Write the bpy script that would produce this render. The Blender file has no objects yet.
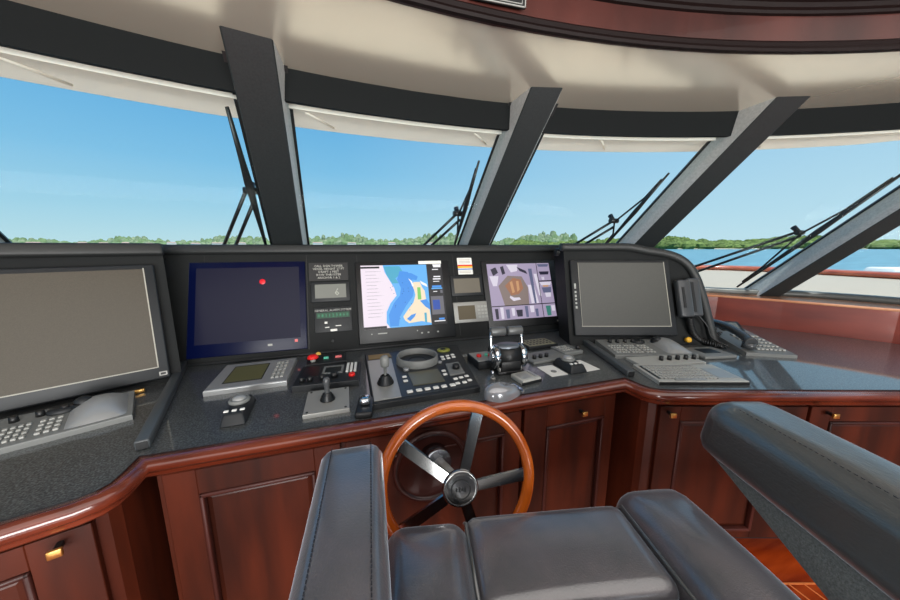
import bpy, bmesh, math, random
from mathutils import Matrix, Vector
random.seed(7)
SC = bpy.context.scene
COL = SC.collection
PI = math.pi
def rad(a): return math.radians(a)
def lin(c):
    return tuple((x/255/12.92 if x/255 <= .04045 else ((x/255+.055)/1.055)**2.4) for x in c)

# ------------------------------------------------------------------ materials
MATS = {}
def mat(name, rgb, rough=.5, metal=0, coat=0, emit=0, spec=.5, noise=None, bump=None, trans=0, ior=1.45, alpha=1, crough=.08, sheen=0, cior=1.5):
    """rgb in sRGB 0-255; noise=(scale, rgb2, lo, hi, stretch) mottles the colour, bump=(scale, strength)"""
    if name in MATS: return MATS[name]
    m = bpy.data.materials.new(name); m.use_nodes = True
    nt = m.node_tree; b = nt.nodes['Principled BSDF']; L = nt.links
    b.inputs['Base Color'].default_value = (*lin(rgb), 1)
    b.inputs['Roughness'].default_value = rough
    b.inputs['Metallic'].default_value = metal
    b.inputs['Coat Weight'].default_value = coat
    b.inputs['Coat Roughness'].default_value = crough
    b.inputs['Specular IOR Level'].default_value = spec; b.inputs['Sheen Weight'].default_value = sheen; b.inputs['Sheen Roughness'].default_value = .35; b.inputs['Sheen Tint'].default_value = (.75,.88,1,1); b.inputs['Coat IOR'].default_value = cior
    b.inputs['IOR'].default_value = ior
    b.inputs['Transmission Weight'].default_value = trans
    if emit:
        b.inputs['Emission Color'].default_value = (*lin(rgb), 1); b.inputs['Base Color'].default_value = (*[c*.12 for c in lin(rgb)], 1)
        b.inputs['Emission Strength'].default_value = emit
    tc = nt.nodes.new('ShaderNodeTexCoord')
    def coords(st):
        mp = nt.nodes.new('ShaderNodeMapping'); mp.inputs['Scale'].default_value = st
        L.new(tc.outputs['Object'], mp.inputs['Vector']); return mp.outputs['Vector']
    if noise:
        sc, rgb2, lo, hi, st = noise
        n = nt.nodes.new('ShaderNodeTexNoise'); n.inputs['Scale'].default_value = sc; n.inputs['Detail'].default_value = 5
        L.new(coords(st), n.inputs['Vector'])
        r = nt.nodes.new('ShaderNodeValToRGB')
        r.color_ramp.elements[0].position = lo; r.color_ramp.elements[0].color = (*lin(rgb), 1)
        r.color_ramp.elements[1].position = hi; r.color_ramp.elements[1].color = (*lin(rgb2), 1)
        L.new(n.outputs['Fac'], r.inputs['Fac']); L.new(r.outputs['Color'], b.inputs['Base Color'])
        if emit: L.new(r.outputs['Color'], b.inputs['Emission Color'])
    if bump:
        n = nt.nodes.new('ShaderNodeTexNoise'); n.inputs['Scale'].default_value = bump[0]; n.inputs['Detail'].default_value = 4
        L.new(coords(bump[2] if len(bump) > 2 else (1,1,1)), n.inputs['Vector'])
        bp = nt.nodes.new('ShaderNodeBump'); bp.inputs['Strength'].default_value = bump[1]; bp.inputs['Distance'].default_value = .002
        L.new(n.outputs['Fac'], bp.inputs['Height']); L.new(bp.outputs['Normal'], b.inputs['Normal'])
    MATS[name] = m; return m

mahog = mat('mahogany', (42,15,7), .45, coat=.08, spec=.28, noise=(5,(76,29,13),.35,.7,(2.2,2.2,.35)))
mahog_h = mat('mahogany_rail', (74,28,17), .24, coat=.7, noise=(6,(116,52,33),.3,.75,(.6,3,3)))
mahog_d = mat('mahogany_dark', (34,14,11), .45, coat=.12, spec=.3, noise=(4,(74,36,30),.3,.75,(1,1,.5)))
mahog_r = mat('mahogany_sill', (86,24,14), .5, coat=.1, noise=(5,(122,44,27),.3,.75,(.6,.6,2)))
teakr = mat('cap_rail_teak', (150,66,38), .3, coat=.8, noise=(8,(182,92,58),.3,.7,(1,1,3)))
wheelw = mat('wheel_wood', (140,58,10), .22, coat=1, noise=(7,(184,92,26),.3,.7,(1,1,5)))
granite = mat('worktop_stone', (40,42,42), .4, coat=1, crough=.05, cior=1.55, noise=(230,(104,108,108),.42,.70,(1,1,1)), spec=.6)
dashm = mat('dash_vinyl', (21,23,24), .6, spec=.2, bump=(900,.3), noise=(3,(29,31,31),.3,.7,(1,1,1)))
hoodm = mat('hood_vinyl', (38,40,40), .45, bump=(700,.4))
framem = mat('frame_paint', (27,31,32), .4, noise=(160,(36,40,41),.3,.7,(1,1,1)), bump=(500,.15))
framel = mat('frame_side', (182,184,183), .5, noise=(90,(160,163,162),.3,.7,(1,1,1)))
blackp = mat('black_plastic', (22,23,24), .4)
darkp = mat('dark_plastic', (32,34,36), .48, spec=.35)
greyp = mat('grey_plastic', (112,114,112), .45, bump=(400,.1))
lgrey = mat('light_grey_plastic', (162,163,158), .4)
silver = mat('silver_plastic', (150,152,152), .32, metal=.3)
chrome = mat('chrome', (190,194,198), .12, metal=1)
spokem = mat('spoke_steel', (150,150,150), .14, metal=1)
steel = mat('brushed_steel', (150,150,146), .38, metal=.3)
brass = mat('brass', (205,160,92), .3, metal=.9)
white = mat('white_paint', (226,224,218), .4)
offw = mat('white_plastic', (220,220,214), .45)
redp = mat('red_plastic', (214,30,26), .35)
greenp = mat('green_plastic', (90,190,160), .4)
pinkp = mat('pale_red_plastic', (220,110,110), .4)
yellowp = mat('yellow_plastic', (224,170,50), .4)
lcd = mat('lcd_olive', (150,148,98), .3, emit=.12)
lcdg = mat('lcd_grey', (104,106,100), .25)
offscr = mat('screen_with_reflection', (56,51,41), .34, noise=(500,(65,59,48),.4,.6,(1,1,1)))  # the room's reflection on the blank screen is put into this brown grey
offscr2 = mat('screen_with_reflection_grey', (62,63,60), .36, noise=(500,(71,71,67),.4,.6,(1,1,1)))  # reflected room painted into the grey of the starboard screen
trimg = mat('screen_edge', (150,148,138), .4)
leather = mat('black_leather', (60,60,64), .36, coat=1, crough=.2, cior=1.7, sheen=.5, bump=(260,.5), spec=.9, noise=(14,(76,72,77),.3,.7,(1,1,1)))
leather2 = mat('charcoal_leather', (50,54,54), .38, coat=1, crough=.24, cior=1.65, sheen=.3, bump=(200,.6,(1,.35,1)), spec=.8)
thread = mat('stitch_thread', (24,26,34), .7)
fabric = mat('grey_shell', (82,88,88), .7, noise=(220,(104,110,110),.35,.65,(1,1,1)), bump=(300,.4))
ceilm = mat('cream_lacquer', (246,236,216), .2, metal=.6, coat=.6, crough=.12, spec=.7)
headerm = mat('header_paint', (14,17,18), .6, spec=.12)
visorm = bpy.data.materials.new('visor_awning'); visorm.use_nodes=True
_n=visorm.node_tree; _n.nodes.clear(); _a=_n.nodes.new('ShaderNodeOutputMaterial'); _b=_n.nodes.new('ShaderNodeMixShader'); _c=_n.nodes.new('ShaderNodeBsdfDiffuse'); _d=_n.nodes.new('ShaderNodeBsdfTranslucent')
_c.inputs['Color'].default_value=(*lin((246,240,232)),1); _d.inputs['Color'].default_value=(*lin((252,242,230)),1); _b.inputs['Fac'].default_value=.5
_n.links.new(_c.outputs[0],_b.inputs[1]); _n.links.new(_d.outputs[0],_b.inputs[2]); _n.links.new(_b.outputs[0],_a.inputs[0])
deckm = mat('gelcoat_deck', (168,156,140), .6)
floorm = mat('teak_floor', (128,40,14), .22, coat=.5, noise=(4,(176,70,24),.3,.7,(.8,6,1)))
floorl = mat('holly_strip', (226,130,72), .3)
glassm = bpy.data.materials.new('window_glass'); glassm.use_nodes = True
_nt = glassm.node_tree; _nt.nodes.clear()
_o = _nt.nodes.new('ShaderNodeOutputMaterial'); _mx = _nt.nodes.new('ShaderNodeMixShader'); _t = _nt.nodes.new('ShaderNodeBsdfTransparent'); _g = _nt.nodes.new('ShaderNodeBsdfGlossy')
_t.inputs['Color'].default_value = (.95,.98,.98,1); _g.inputs['Roughness'].default_value = .02
_mx.inputs['Fac'].default_value = .002
_nt.links.new(_t.outputs[0], _mx.inputs[1]); _nt.links.new(_g.outputs[0], _mx.inputs[2]); _nt.links.new(_mx.outputs[0], _o.inputs[0])

# ------------------------------------------------------------------ mesh builder
class MB:
    def __init__(s, X=None): s.v=[]; s.f=[]; s.mi=[]; s.sm=[]; s.cur=0; s.X=X
    def m(s, i): s.cur=i; return s
    def add(s, vs, fs, smooth=False, X=None):
        n=len(s.v)
        for v in vs:
            v=Vector(v)
            if X is not None: v = X @ v
            s.v.append(v)
        for f in fs: s.f.append([n+i for i in f]); s.mi.append(s.cur); s.sm.append(smooth)
        return s
    def _bm(s, bm, X=None, smooth=False):
        bm.verts.index_update()
        s.add([v.co.copy() for v in bm.verts], [[v.index for v in f.verts] for f in bm.faces], smooth, X); bm.free(); return s
    def box(s, c, size, bev=0, seg=2, X=None, smooth=None, taper=None):
        bm=bmesh.new(); bmesh.ops.create_cube(bm, size=1)
        for v in bm.verts:
            v.co = Vector((v.co.x*size[0], v.co.y*size[1], v.co.z*size[2]))
            if taper and v.co.z > 0: v.co.x *= taper[0]; v.co.y *= taper[1]
        if bev: bmesh.ops.bevel(bm, geom=list(bm.edges), offset=bev, segments=seg, profile=.5, affect='EDGES')
        T = Matrix.Translation(c); T = T if X is None else T @ X
        return s._bm(bm, T, bool(bev) and seg > 1 if smooth is None else smooth)
    def b2(s, x0, y0, z0, x1, y1, z1, bev=0, seg=2):
        return s.box(((x0+x1)/2,(y0+y1)/2,(z0+z1)/2),(abs(x1-x0),abs(y1-y0),abs(z1-z0)),bev,seg)
    def prism(s, poly, z0, z1, bev=0, seg=2, X=None, smooth=False):
        bm=bmesh.new(); vs=[bm.verts.new((p[0],p[1],z0)) for p in poly]; f=bm.faces.new(vs)
        r=bmesh.ops.extrude_face_region(bm, geom=[f]); up=[g for g in r['geom'] if isinstance(g,bmesh.types.BMVert)]
        for v in up: v.co.z=z1
        bmesh.ops.recalc_face_normals(bm, faces=list(bm.faces))
        if bev: bmesh.ops.bevel(bm, geom=[e for e in bm.edges if abs(e.verts[0].co.z-z1)<1e-6 and abs(e.verts[1].co.z-z1)<1e-6], offset=bev, segments=seg, profile=.5, affect='EDGES')
        return s._bm(bm, X, smooth)
    def cyl(s, p0, p1, r0, r1=None, n=24, smooth=True, caps=True):
        r1 = r0 if r1 is None else r1; p0=Vector(p0); p1=Vector(p1); d=(p1-p0).normalized()
        a=d.orthogonal().normalized(); b=d.cross(a); vs=[]
        for p,r in ((p0,r0),(p1,r1)):
            for k in range(n):
                t=2*PI*k/n; vs.append(p+(a*math.cos(t)+b*math.sin(t))*r)
        s.add(vs, [[k,(k+1)%n,n+(k+1)%n,n+k] for k in range(n)], smooth)
        if caps: s.add(vs, [list(range(n))[::-1], list(range(n,2*n))], False)
        return s
    def lathe(s, prof, n=32, X=None, smooth=True, sx=1, sy=1):
        vs=[]; fs=[]
        for r,z in prof:
            for k in range(n): t=2*PI*k/n; vs.append((r*math.cos(t)*sx, r*math.sin(t)*sy, z))
        for i in range(len(prof)-1):
            for k in range(n): fs.append([i*n+k, i*n+(k+1)%n, (i+1)*n+(k+1)%n, (i+1)*n+k])
        return s.add(vs, fs, smooth, X)
    def tube(s, path, r, n=10, closed=False, flat=1, smooth=True):
        P=[Vector(p) for p in path]; N=len(P); vs=[]; up=None
        for i,p in enumerate(P):
            a=P[(i-1)%N] if (closed or i>0) else P[i]; b=P[(i+1)%N] if (closed or i<N-1) else P[i]
            t=(b-a).normalized()
            if up is None: up=t.orthogonal().normalized()
            up=(up-t*up.dot(t)).normalized(); q=t.cross(up); rr=r[i] if isinstance(r,(list,tuple)) else r
            for k in range(n): h=2*PI*k/n; vs.append(p+up*math.cos(h)*rr+q*math.sin(h)*rr*flat)
        M_=N if closed else N-1
        fs=[[i*n+k, i*n+(k+1)%n, ((i+1)%N)*n+(k+1)%n, ((i+1)%N)*n+k] for i in range(M_) for k in range(n)]
        s.add(vs, fs, smooth)
        if not closed: s.add(vs, [list(range(n))[::-1], list(range((N-1)*n, N*n))], False)
        return s
    def sweep(s, path, prof, smooth=False, closed=False, caps=True):
        """path: 2d plan points; prof: (offset to the path's left, z) loop"""
        N=len(path); vs=[]; m=len(prof)
        for i,p in enumerate(path):
            a=path[(i-1)%N] if (closed or i>0) else path[0]; b=path[(i+1)%N] if (closed or i<N-1) else path[-1]
            if i==0 and not closed: t0=t1=norm2(path[0],path[1])
            elif i==N-1 and not closed: t0=t1=norm2(path[-2],path[-1])
            else: t0=norm2(a,p); t1=norm2(p,b)
            mx,my=t0[0]+t1[0],t0[1]+t1[1]; l=math.hypot(mx,my); mx/=l; my/=l
            k=1/max(.4, mx*t0[0]+my*t0[1])
            for o,z in prof: vs.append((p[0]+mx*o*k, p[1]+my*o*k, z))
        M_=N if closed else N-1
        fs=[[i*m+k, i*m+(k+1)%m, ((i+1)%N)*m+(k+1)%m, ((i+1)%N)*m+k] for i in range(M_) for k in range(m)]
        s.add(vs, fs, smooth)
        if caps and not closed: s.add(vs, [list(range(m))[::-1], list(range((N-1)*m,N*m))])
        return s
    def dome(s, c, r, h, n=24, k=6, X=None, sx=1, sy=1):
        prof=[(r*math.cos(PI/2*i/k), h*math.sin(PI/2*i/k)) for i in range(k)]+[(r*.001,h)]
        T=Matrix.Translation(c); T=T if X is None else T@X
        return s.lathe(prof, n, T, True, sx, sy)
def norm2(a,b):
    dx,dy=b[0]-a[0],b[1]-a[1]; l=math.hypot(dx,dy) or 1; return (-dy/l, dx/l)
def ring(c, r, n=48, ax=2):
    return [(c[0]+r*math.cos(2*PI*k/n), c[1]+r*math.sin(2*PI*k/n), c[2]) for k in range(n)]
def smooth_path(P, n=6):
    out=[]; P=[Vector(p) for p in P]
    for i in range(len(P)-1):
        p0=P[max(i-1,0)]; p1=P[i]; p2=P[i+1]; p3=P[min(i+2,len(P)-1)]
        for k in range(n):
            t=k/n; out.append(.5*((2*p1)+(p2-p0)*t+(2*p0-5*p1+4*p2-p3)*t*t+(3*p1-p0-3*p2+p3)*t**3))
    out.append(P[-1]); return out

def obj(name, mb, mats, parent=None, X=None, kind=None, label=None):
    me=bpy.data.meshes.new(name); me.from_pydata([tuple(v) for v in mb.v], [], mb.f)
    mats = mats if isinstance(mats,(list,tuple)) else [mats]
    for m in mats: me.materials.append(m)
    me.polygons.foreach_set('material_index', [min(i,len(mats)-1) for i in mb.mi]); me.polygons.foreach_set('use_smooth', mb.sm)
    bm=bmesh.new(); bm.from_mesh(me); bmesh.ops.remove_doubles(bm, verts=bm.verts, dist=1e-6); bmesh.ops.recalc_face_normals(bm, faces=bm.faces); bm.to_mesh(me); bm.free()
    me.update()
    o=bpy.data.objects.new(name, me); COL.objects.link(o)
    if parent is not None: o.parent=parent
    if X is not None: o.matrix_basis=X
    if kind: o['kind']=kind
    if label: o['label']=label
    return o
def split(name, mb, mats, parent=None, X=None, label=None):
    """one object for each separate piece collected in mb"""
    par=list(range(len(mb.v))); key={}
    def fd(i):
        while par[i]!=i: par[i]=par[par[i]]; i=par[i]
        return i
    for i,v in enumerate(mb.v):
        k=(round(v.x,5),round(v.y,5),round(v.z,5))
        if k in key: par[fd(i)]=fd(key[k])
        else: key[k]=i
    for f in mb.f:
        for j in f[1:]: par[fd(j)]=fd(f[0])
    G={}
    for q,f in enumerate(mb.f): G.setdefault(fd(f[0]),[]).append(q)
    for fs in G.values():
        m=MB(); ids={}
        for q in fs:
            for j in mb.f[q]:
                if j not in ids: ids[j]=len(m.v); m.v.append(mb.v[j])
            m.f.append([ids[j] for j in mb.f[q]]); m.mi.append(mb.mi[q]); m.sm.append(mb.sm[q])
        obj(name,m,mats,parent,X,label=label)
def thing(name, label, cat, X=None, group=None):
    o=bpy.data.objects.new(name, None); COL.objects.link(o); o.empty_display_size=.05
    if X is not None: o.matrix_basis=X
    o['label']=label; o['category']=cat
    if group: o['group']=group
    return o
def tag(o, label, cat, group=None):
    o['label']=label; o['category']=cat
    if group: o['group']=group
    return o
def frame(o, a=0): return Matrix.Translation(o) @ Matrix.Rotation(rad(a), 4, 'Z')
LEAN=rad(20)
def dashframe(O, d):
    d=Vector((d[0],d[1],0)).normalized(); b=Vector((-d.y,d.x,0)); v=b*math.sin(LEAN)+Vector((0,0,math.cos(LEAN))); n=d.cross(v)
    return Matrix(((d.x,v.x,n.x,O[0]),(d.y,v.y,n.y,O[1]),(d.z,v.z,n.z,O[2]),(0,0,0,1)))
FC=dashframe((-.76,1.66,.76),(1,0)); FL_=dashframe((-.751,1.495,.76),(.905,.426)); FR_=dashframe((1.316,1.342,.76),(.953,-.304))
def text_mesh(mb, txt, x, y, z, h, X=None, align='CENTER'):
    cu=bpy.data.curves.new('lettering','FONT'); cu.body=txt; cu.size=h; cu.align_x=align; cu.resolution_u=1
    o=bpy.data.objects.new('lettering',cu); COL.objects.link(o); bpy.context.view_layer.update()
    me=bpy.data.meshes.new_from_object(o.evaluated_get(bpy.context.evaluated_depsgraph_get()))
    T=Matrix.Translation((x,y,z)); T=T if X is None else X@T
    mb.add([v.co.copy() for v in me.vertices], [list(p.vertices) for p in me.polygons], False, T)
    bpy.data.objects.remove(o); bpy.data.curves.remove(cu); bpy.data.meshes.remove(me)

# ------------------------------------------------------------------ camera
cam=bpy.data.cameras.new('camera'); co=bpy.data.objects.new('camera',cam); COL.objects.link(co)
cam.sensor_width=36; cam.lens=36*310/900; cam.clip_start=.02; cam.clip_end=5000
PIT=math.atan(54/310); EYE=1.31
co.location=(0,0,EYE); co.rotation_euler=(PI/2-PIT,0,-rad(17.7)); SC.camera=co

# ------------------------------------------------------------------ hull plan curves
CX,CY=.318,-2.875
def circ(a,r): return (CX+r*math.sin(rad(a)), CY+r*math.cos(rad(a)))
def mirror(P): return [(2*CX-x,y) for x,y in reversed(P)]
RT=[circ(a,4.36) for a in range(0,33,4)]+[(2.75,.70),(3.05,.48),(3.25,.08),(3.36,-.5),(3.4,-2.6)]
RT=[(p.x,p.y) for p in smooth_path([(x,y,0) for x,y in RT],4)]
T_=mirror(RT)[:-1]+RT
DX,DY=-.075,.93            # the screen leans aft: going down 1 m it runs forward .93 m
def offs(P,d):
    out=[]
    for i,p in enumerate(P):
        a=P[max(i-1,0)]; b=P[min(i+1,len(P)-1)]; n=norm2(a,b); out.append((p[0]+n[0]*d,p[1]+n[1]*d))
    return out
BASEZ=.985
def gl(p,z): return (p[0]+DX*(1.86-z), p[1]+DY*(1.86-z), z)
WALL=[(CX,2.10),(1.2,2.03),(1.85,1.89),(2.28,1.76),(2.54,1.53),(2.718,1.252),(2.944,.861),(3.06,.5),(3.12,0),(3.14,-.8),(3.14,-2.6)]
WALLF=mirror(WALL)[:-1]+WALL

# floor: teak planks laid fore and aft with pale strips
mb=MB(); mb.b2(-3.1,-2.7,-.05,3.75,2.2,0); obj('floor',mb,floorm,kind='structure')
mb=MB(); FP=Vector((1.621, 0.544, 0.000)); fd=Vector((.953,-.303,0)).normalized()
A=Matrix.Identity(4); c0=FP-fd*1.6; c1=FP+fd*1.5
mb.box(((c0+c1)/2+Vector((0,0,.0008))),((c1-c0).length,.006,.0016),X=Matrix.Rotation(math.atan2(fd.y,fd.x),4,'Z'))
for k in range(-20,22):
    x=FP.x+.012+k*.058; y1=FP.y+(x-FP.x)*fd.y/fd.x
    if c0.x<x<c1.x: mb.b2(x-.0025,-2.6,.0,x+.0025,y1,.0016)
obj('trim_1',mb,floorl,X=A,kind='structure')
# walls
def wallmesh(P,z0,z1,t=.03):
    mb=MB(); mb.sweep(P,[(0,z0),(0,z1),(t,z1),(t,z0)]); return mb
n=len(WALL)-1
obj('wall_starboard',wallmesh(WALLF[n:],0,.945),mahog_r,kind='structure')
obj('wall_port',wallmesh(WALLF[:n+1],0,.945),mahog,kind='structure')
mb=MB(); mb.sweep(WALLF,[(-.008,.945),(-.012,.952),(-.008,.960),(.30,.960),(.30,.945)]); obj('trim_2',mb,mat('sill_varnish',(176,112,78),.3,coat=.7,noise=(6,(206,150,112),.3,.7,(1,1,1))),kind='structure')
# lower frame rail of the screen
Gb=[gl(p,.96)[:2] for p in T_]
mb=MB(); mb.sweep(Gb,[(-.035,.958),(-.035,.992),(-.012,1.000),(.03,1.000),(.03,.958)],smooth=True); obj('trim_3',mb,mat('rail_satin',(72,74,72),.4),kind='structure')
# header beam
mb=MB(); mb.sweep(T_,[(-.02,1.86),(-.02,1.985),(.03,1.985),(.03,1.875),(.0,1.86)]); obj('trim_4',mb,headerm,kind='structure')
# glass: one pane between each pair of mullions
MUL=[(-2.24,.47),(-1.23,1.03),(-.2745,1.253),(.8355,1.259),(1.947,.99),(2.902,.436)]
brk=[]
for mx,my in MUL:
    w=[math.hypot(p[0]-mx*1.0,p[1]-(my+.12)) for p in T_]; brk.append(w.index(min(w)))
brk=[0]+brk+[len(T_)-1]
for k in range(len(brk)-1):
    seg=T_[brk[k]:brk[k+1]+1]
    if len(seg)<2: continue
    mb=MB(); vs=[]; q=len(seg)
    for dz in (0,.012):
        for z in (1.87,.985): vs+= [tuple(Vector(gl(p,z))+Vector((0,dz,0))) for p in seg]
    fs=[[i,i+1,q+i+1,q+i] for i in range(q-1)]+[[2*q+i,3*q+i,3*q+i+1,2*q+i+1] for i in range(q-1)]
    fs+=[[i,2*q+i,2*q+i+1,i+1] for i in range(q-1)]+[[q+i,q+i+1,3*q+i+1,3*q+i] for i in range(q-1)]
    mb.add(vs,fs,True); obj('window_%d'%(k+1),mb,glassm,kind='structure')
# mullions: inner face corners at the top (z 1.97), raked down to the sill
MC=[((-2.31,.401),(-2.22,.47),.10),((-1.395,.955),(-1.255,1.015),-.0625),((-.346,1.241),(-.203,1.265),-.057),((.768,1.276),(.903,1.242),-.073),((1.878,1.016),(2.016,.963),-.112),((2.857,.470),(2.947,.401),-.088)]
for i,(a,b,dx) in enumerate(MC):
    a=Vector((*a,1.975)); b=Vector((*b,1.975)); u=(b-a).normalized(); o=Vector((-u.y,u.x,0))
    D=Vector((dx,.925,-1)); mb=MB(); s=1.02
    ch=.012
    sec=[a+u*ch*.4, b-u*ch*.4, b+o*ch*.5, b+o*.15+u*.03, a+o*.15-u*(.004 if i==2 else .045), a+o*ch*.5]
    vs=[v for v in sec]+[v+D*s for v in sec]; k=len(sec)
    for j in range(k):
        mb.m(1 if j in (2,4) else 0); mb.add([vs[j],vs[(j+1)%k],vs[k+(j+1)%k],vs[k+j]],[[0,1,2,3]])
    mb.m(0); mb.add(vs,[list(range(k)),list(range(k,2*k))[::-1]])
    mb.m(2); g=[a+o*.148-u*((.004 if i==2 else .045)+.012), b+o*.148+u*.042, b+o*.166+u*.042, a+o*.166-u*((.004 if i==2 else .045)+.012)]
    gv=g+[v+D*s for v in g]; mb.add(gv,[[0,1,5,4],[1,2,6,5],[2,3,7,6],[3,0,4,7],[0,3,2,1],[4,5,6,7]])
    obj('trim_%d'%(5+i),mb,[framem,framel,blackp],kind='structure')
# ceiling: cream deckhead with a round mahogany-lined recess
RV=3.84
inner=[circ(a,RV) for a in range(-90,91,3)]; outer=[(x,y) for x,y in T_]
def atang(P,a):
    best=min(P,key=lambda p:abs(math.atan2(p[0]-CX,p[1]-CY)-rad(a))); return best
vs=[];fs=[]; AN=[a/1.0 for a in range(-50,51)]
def outer_pt(a):
    dx,dy=math.sin(rad(a)),math.cos(rad(a)); best=None
    for i in range(len(T_)-1):
        (x1,y1),(x2,y2)=T_[i],T_[i+1]; ex,ey=x2-x1,y2-y1; det=dx*(-ey)+ex*dy
        if abs(det)<1e-9: continue
        t=((x1-CX)*(-ey)+ex*(y1-CY))/det; s=(dx*(y1-CY)-dy*(x1-CX))/det
        if t>0 and -.001<=s<=1.001: best=t if best is None else max(best,t)
    return best or 4.36
for a in AN:
    ro=max(outer_pt(a),RV+.02)+.12
    for r,z in ((RV,1.975),(ro,1.975),(ro,2.03),(RV,2.03)): x,y=circ(a,r); vs.append((x,y,z))
for i in range(len(AN)-1):
    for k in range(4): fs.append([i*4+k,i*4+(k+1)%4,(i+1)*4+(k+1)%4,(i+1)*4+k])
mb=MB(); mb.add(vs,fs,False); obj('ceiling',mb,ceilm,kind='structure')
arc=[circ(a,RV) for a in range(-60,61,2)]
mb=MB(); mb.sweep(arc,[(0,1.97),(.02,1.97),(.02,2.19),(0,2.19)])
mb.m(1); mb.sweep(arc,[(.0,1.962),(-.012,1.963),(-.016,1.970),(-.010,1.980),(-.016,1.988),(-.006,1.998),(0,2.0)])
mb.sweep(arc,[(.0,2.075),(-.010,2.077),(-.014,2.084),(-.022,2.088),(-.028,2.098),(-.040,2.102),(-.050,2.115),(-.07,2.12),(-.08,2.14),(-.08,2.19),(0,2.19)])
obj('trim_11',mb,[mahog_d,mat('mahogany_moulding',(20,11,10),.55,spec=.15)],kind='structure')
mb=MB(); mb.prism([circ(a,RV+.02) for a in range(-60,61,4)]+[(3.5,-2.75),(-2.9,-2.75)],2.19,2.22); obj('trim_12',mb,mahog_d,kind='structure')
# aft bulkhead with a wide opening
mb=MB(); mb.b2(-2.9,-2.72,0,-1.6,-2.66,2.2); mb.b2(2.2,-2.72,0,3.5,-2.66,2.2); mb.b2(-1.6,-2.72,1.95,2.2,-2.66,2.2); obj('wall_aft',mb,mahog,kind='structure')
# small framed plate on the recess edge
pl=(0.441, 0.918, 1.985)
t=thing('notice_plate','small black framed plate on the mahogany recess edge overhead','sign',frame((.475,.952,2.005),-4))
mb=MB(); mb.b2(-.11,-.010,0,.06,-.004,.06); obj('plate',mb,blackp,t)
mb=MB(); mb.b2(-.11,-.013,0,.06,-.009,.003); mb.b2(.057,-.013,0,.06,-.009,.06); mb.b2(-.11,-.013,.057,.06,-.009,.06); mb.b2(-.10,-.012,.008,.05,-.009,.010); mb.b2(.048,-.012,.008,.05,-.009,.05); obj('border',mb,steel,t)

# visor outside above the glass
mb=MB(); vs=[];fs=[]
for a in range(-55,56):
    ri=max(outer_pt(a),4.0)+.05; ro=ri+.29
    for r,z in ((ri,1.862),(ri+.12,1.875),(ro,1.885),(ro+.015,1.90),(ro,1.93),(ri,2.06)): x,y=circ(a,r); vs.append((x,y,z))
m=6
for i in range(110):
    for k in range(m): fs.append([i*m+k,i*m+(k+1)%m,(i+1)*m+(k+1)%m,(i+1)*m+k])
mb.add(vs,fs,False); obj('trim_13',mb,visorm,kind='structure')
for i,a in enumerate((-33,-20,-17,-6,4,13,24)):
    mb=MB(); p=Vector((*circ(a,4.44),1.866)); q=Vector((*circ(a+1.5,4.62),1.877)); mb.tube([p,q],.006,6); obj('trim_%d'%(14+i),mb,visorm,kind='structure')

# ------------------------------------------------------------------ outside: foredeck, cap rail, sea, shore
RO=[(5.204, 3.366, 0.930), (5.566, 2.873, 0.930), (5.687, 2.509, 0.930), (5.726, 2.084, 0.930), (5.759, 1.733, 0.930)]
cr=[(x,y) for x,y,z in RO]
d0=Vector(cr[-1])-Vector(cr[-2]); d0.normalize()
right=[(CX,cr[0][1]+.62),(1.8,cr[0][1]+.5),(cr[0][0]-1.1,cr[0][1]+.33)]+cr+[(cr[-1][0]+d0.x*1.2,cr[-1][1]+d0.y*1.6),(cr[-1][0]+d0.x*1.5,-2)]
right=[(p.x,p.y) for p in smooth_path([(x,y,0) for x,y in right],5)]
RAIL=mirror(right)[:-1]+right
inn=[gl(p,.95)[:2] for p in T_]
mb=MB(); mb.prism(inn+RAIL[::-1],.90,.95); obj('foredeck',mb,deckm,kind='structure')
mb=MB(); mb.sweep(RAIL,[(0,-1.2),(0,.955),(.06,.955),(.06,-1.2)]); obj('bulwark',mb,white,kind='structure')
mb=MB(); mb.sweep(RAIL,[(-.06,.955),(-.075,.985),(-.06,1.01),(0,1.022),(.08,1.022),(.13,1.01),(.14,.985),(.12,.955)],smooth=True)
tag(obj('cap_rail',mb,teakr),'varnished reddish wooden cap rail running round the edge of the white foredeck','rail')
t=thing('motor_boat','white motor boat with a pale blue hull lying on the water beyond the cap rail','boat',frame((46.0,13.0,-2.7),-22))
mb=MB(); hp=[(-9,-1.6),(4,-1.7),(8,-1.0),(10,0),(8,1.0),(4,1.7),(-9,1.6)]
mb.prism(hp,0,1.15,.05); mb.m(1); mb.prism([(x*1.01,y*1.02) for x,y in hp],1.15,1.3); obj('hull',mb,[mat('blue_gelcoat',(120,140,170),.4),white],t)
mb=MB(); mb.box((-.5,0,1.75),(6,2.4,.9),.15,2,taper=(.85,.85)); obj('cabin',mb,white,t)
# sea
seam=mat('sea_water',(58,112,132),.3,noise=(.6,(92,146,164),.35,.65,(.25,1,1)),bump=(3,.5)); 
mb=MB(); mb.add([(-3500,-500,-2.7),(3500,-500,-2.7),(3500,3500,-2.7),(-3500,3500,-2.7)],[[0,1,2,3]]); obj('sea_water',mb,seam,kind='stuff')
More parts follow.
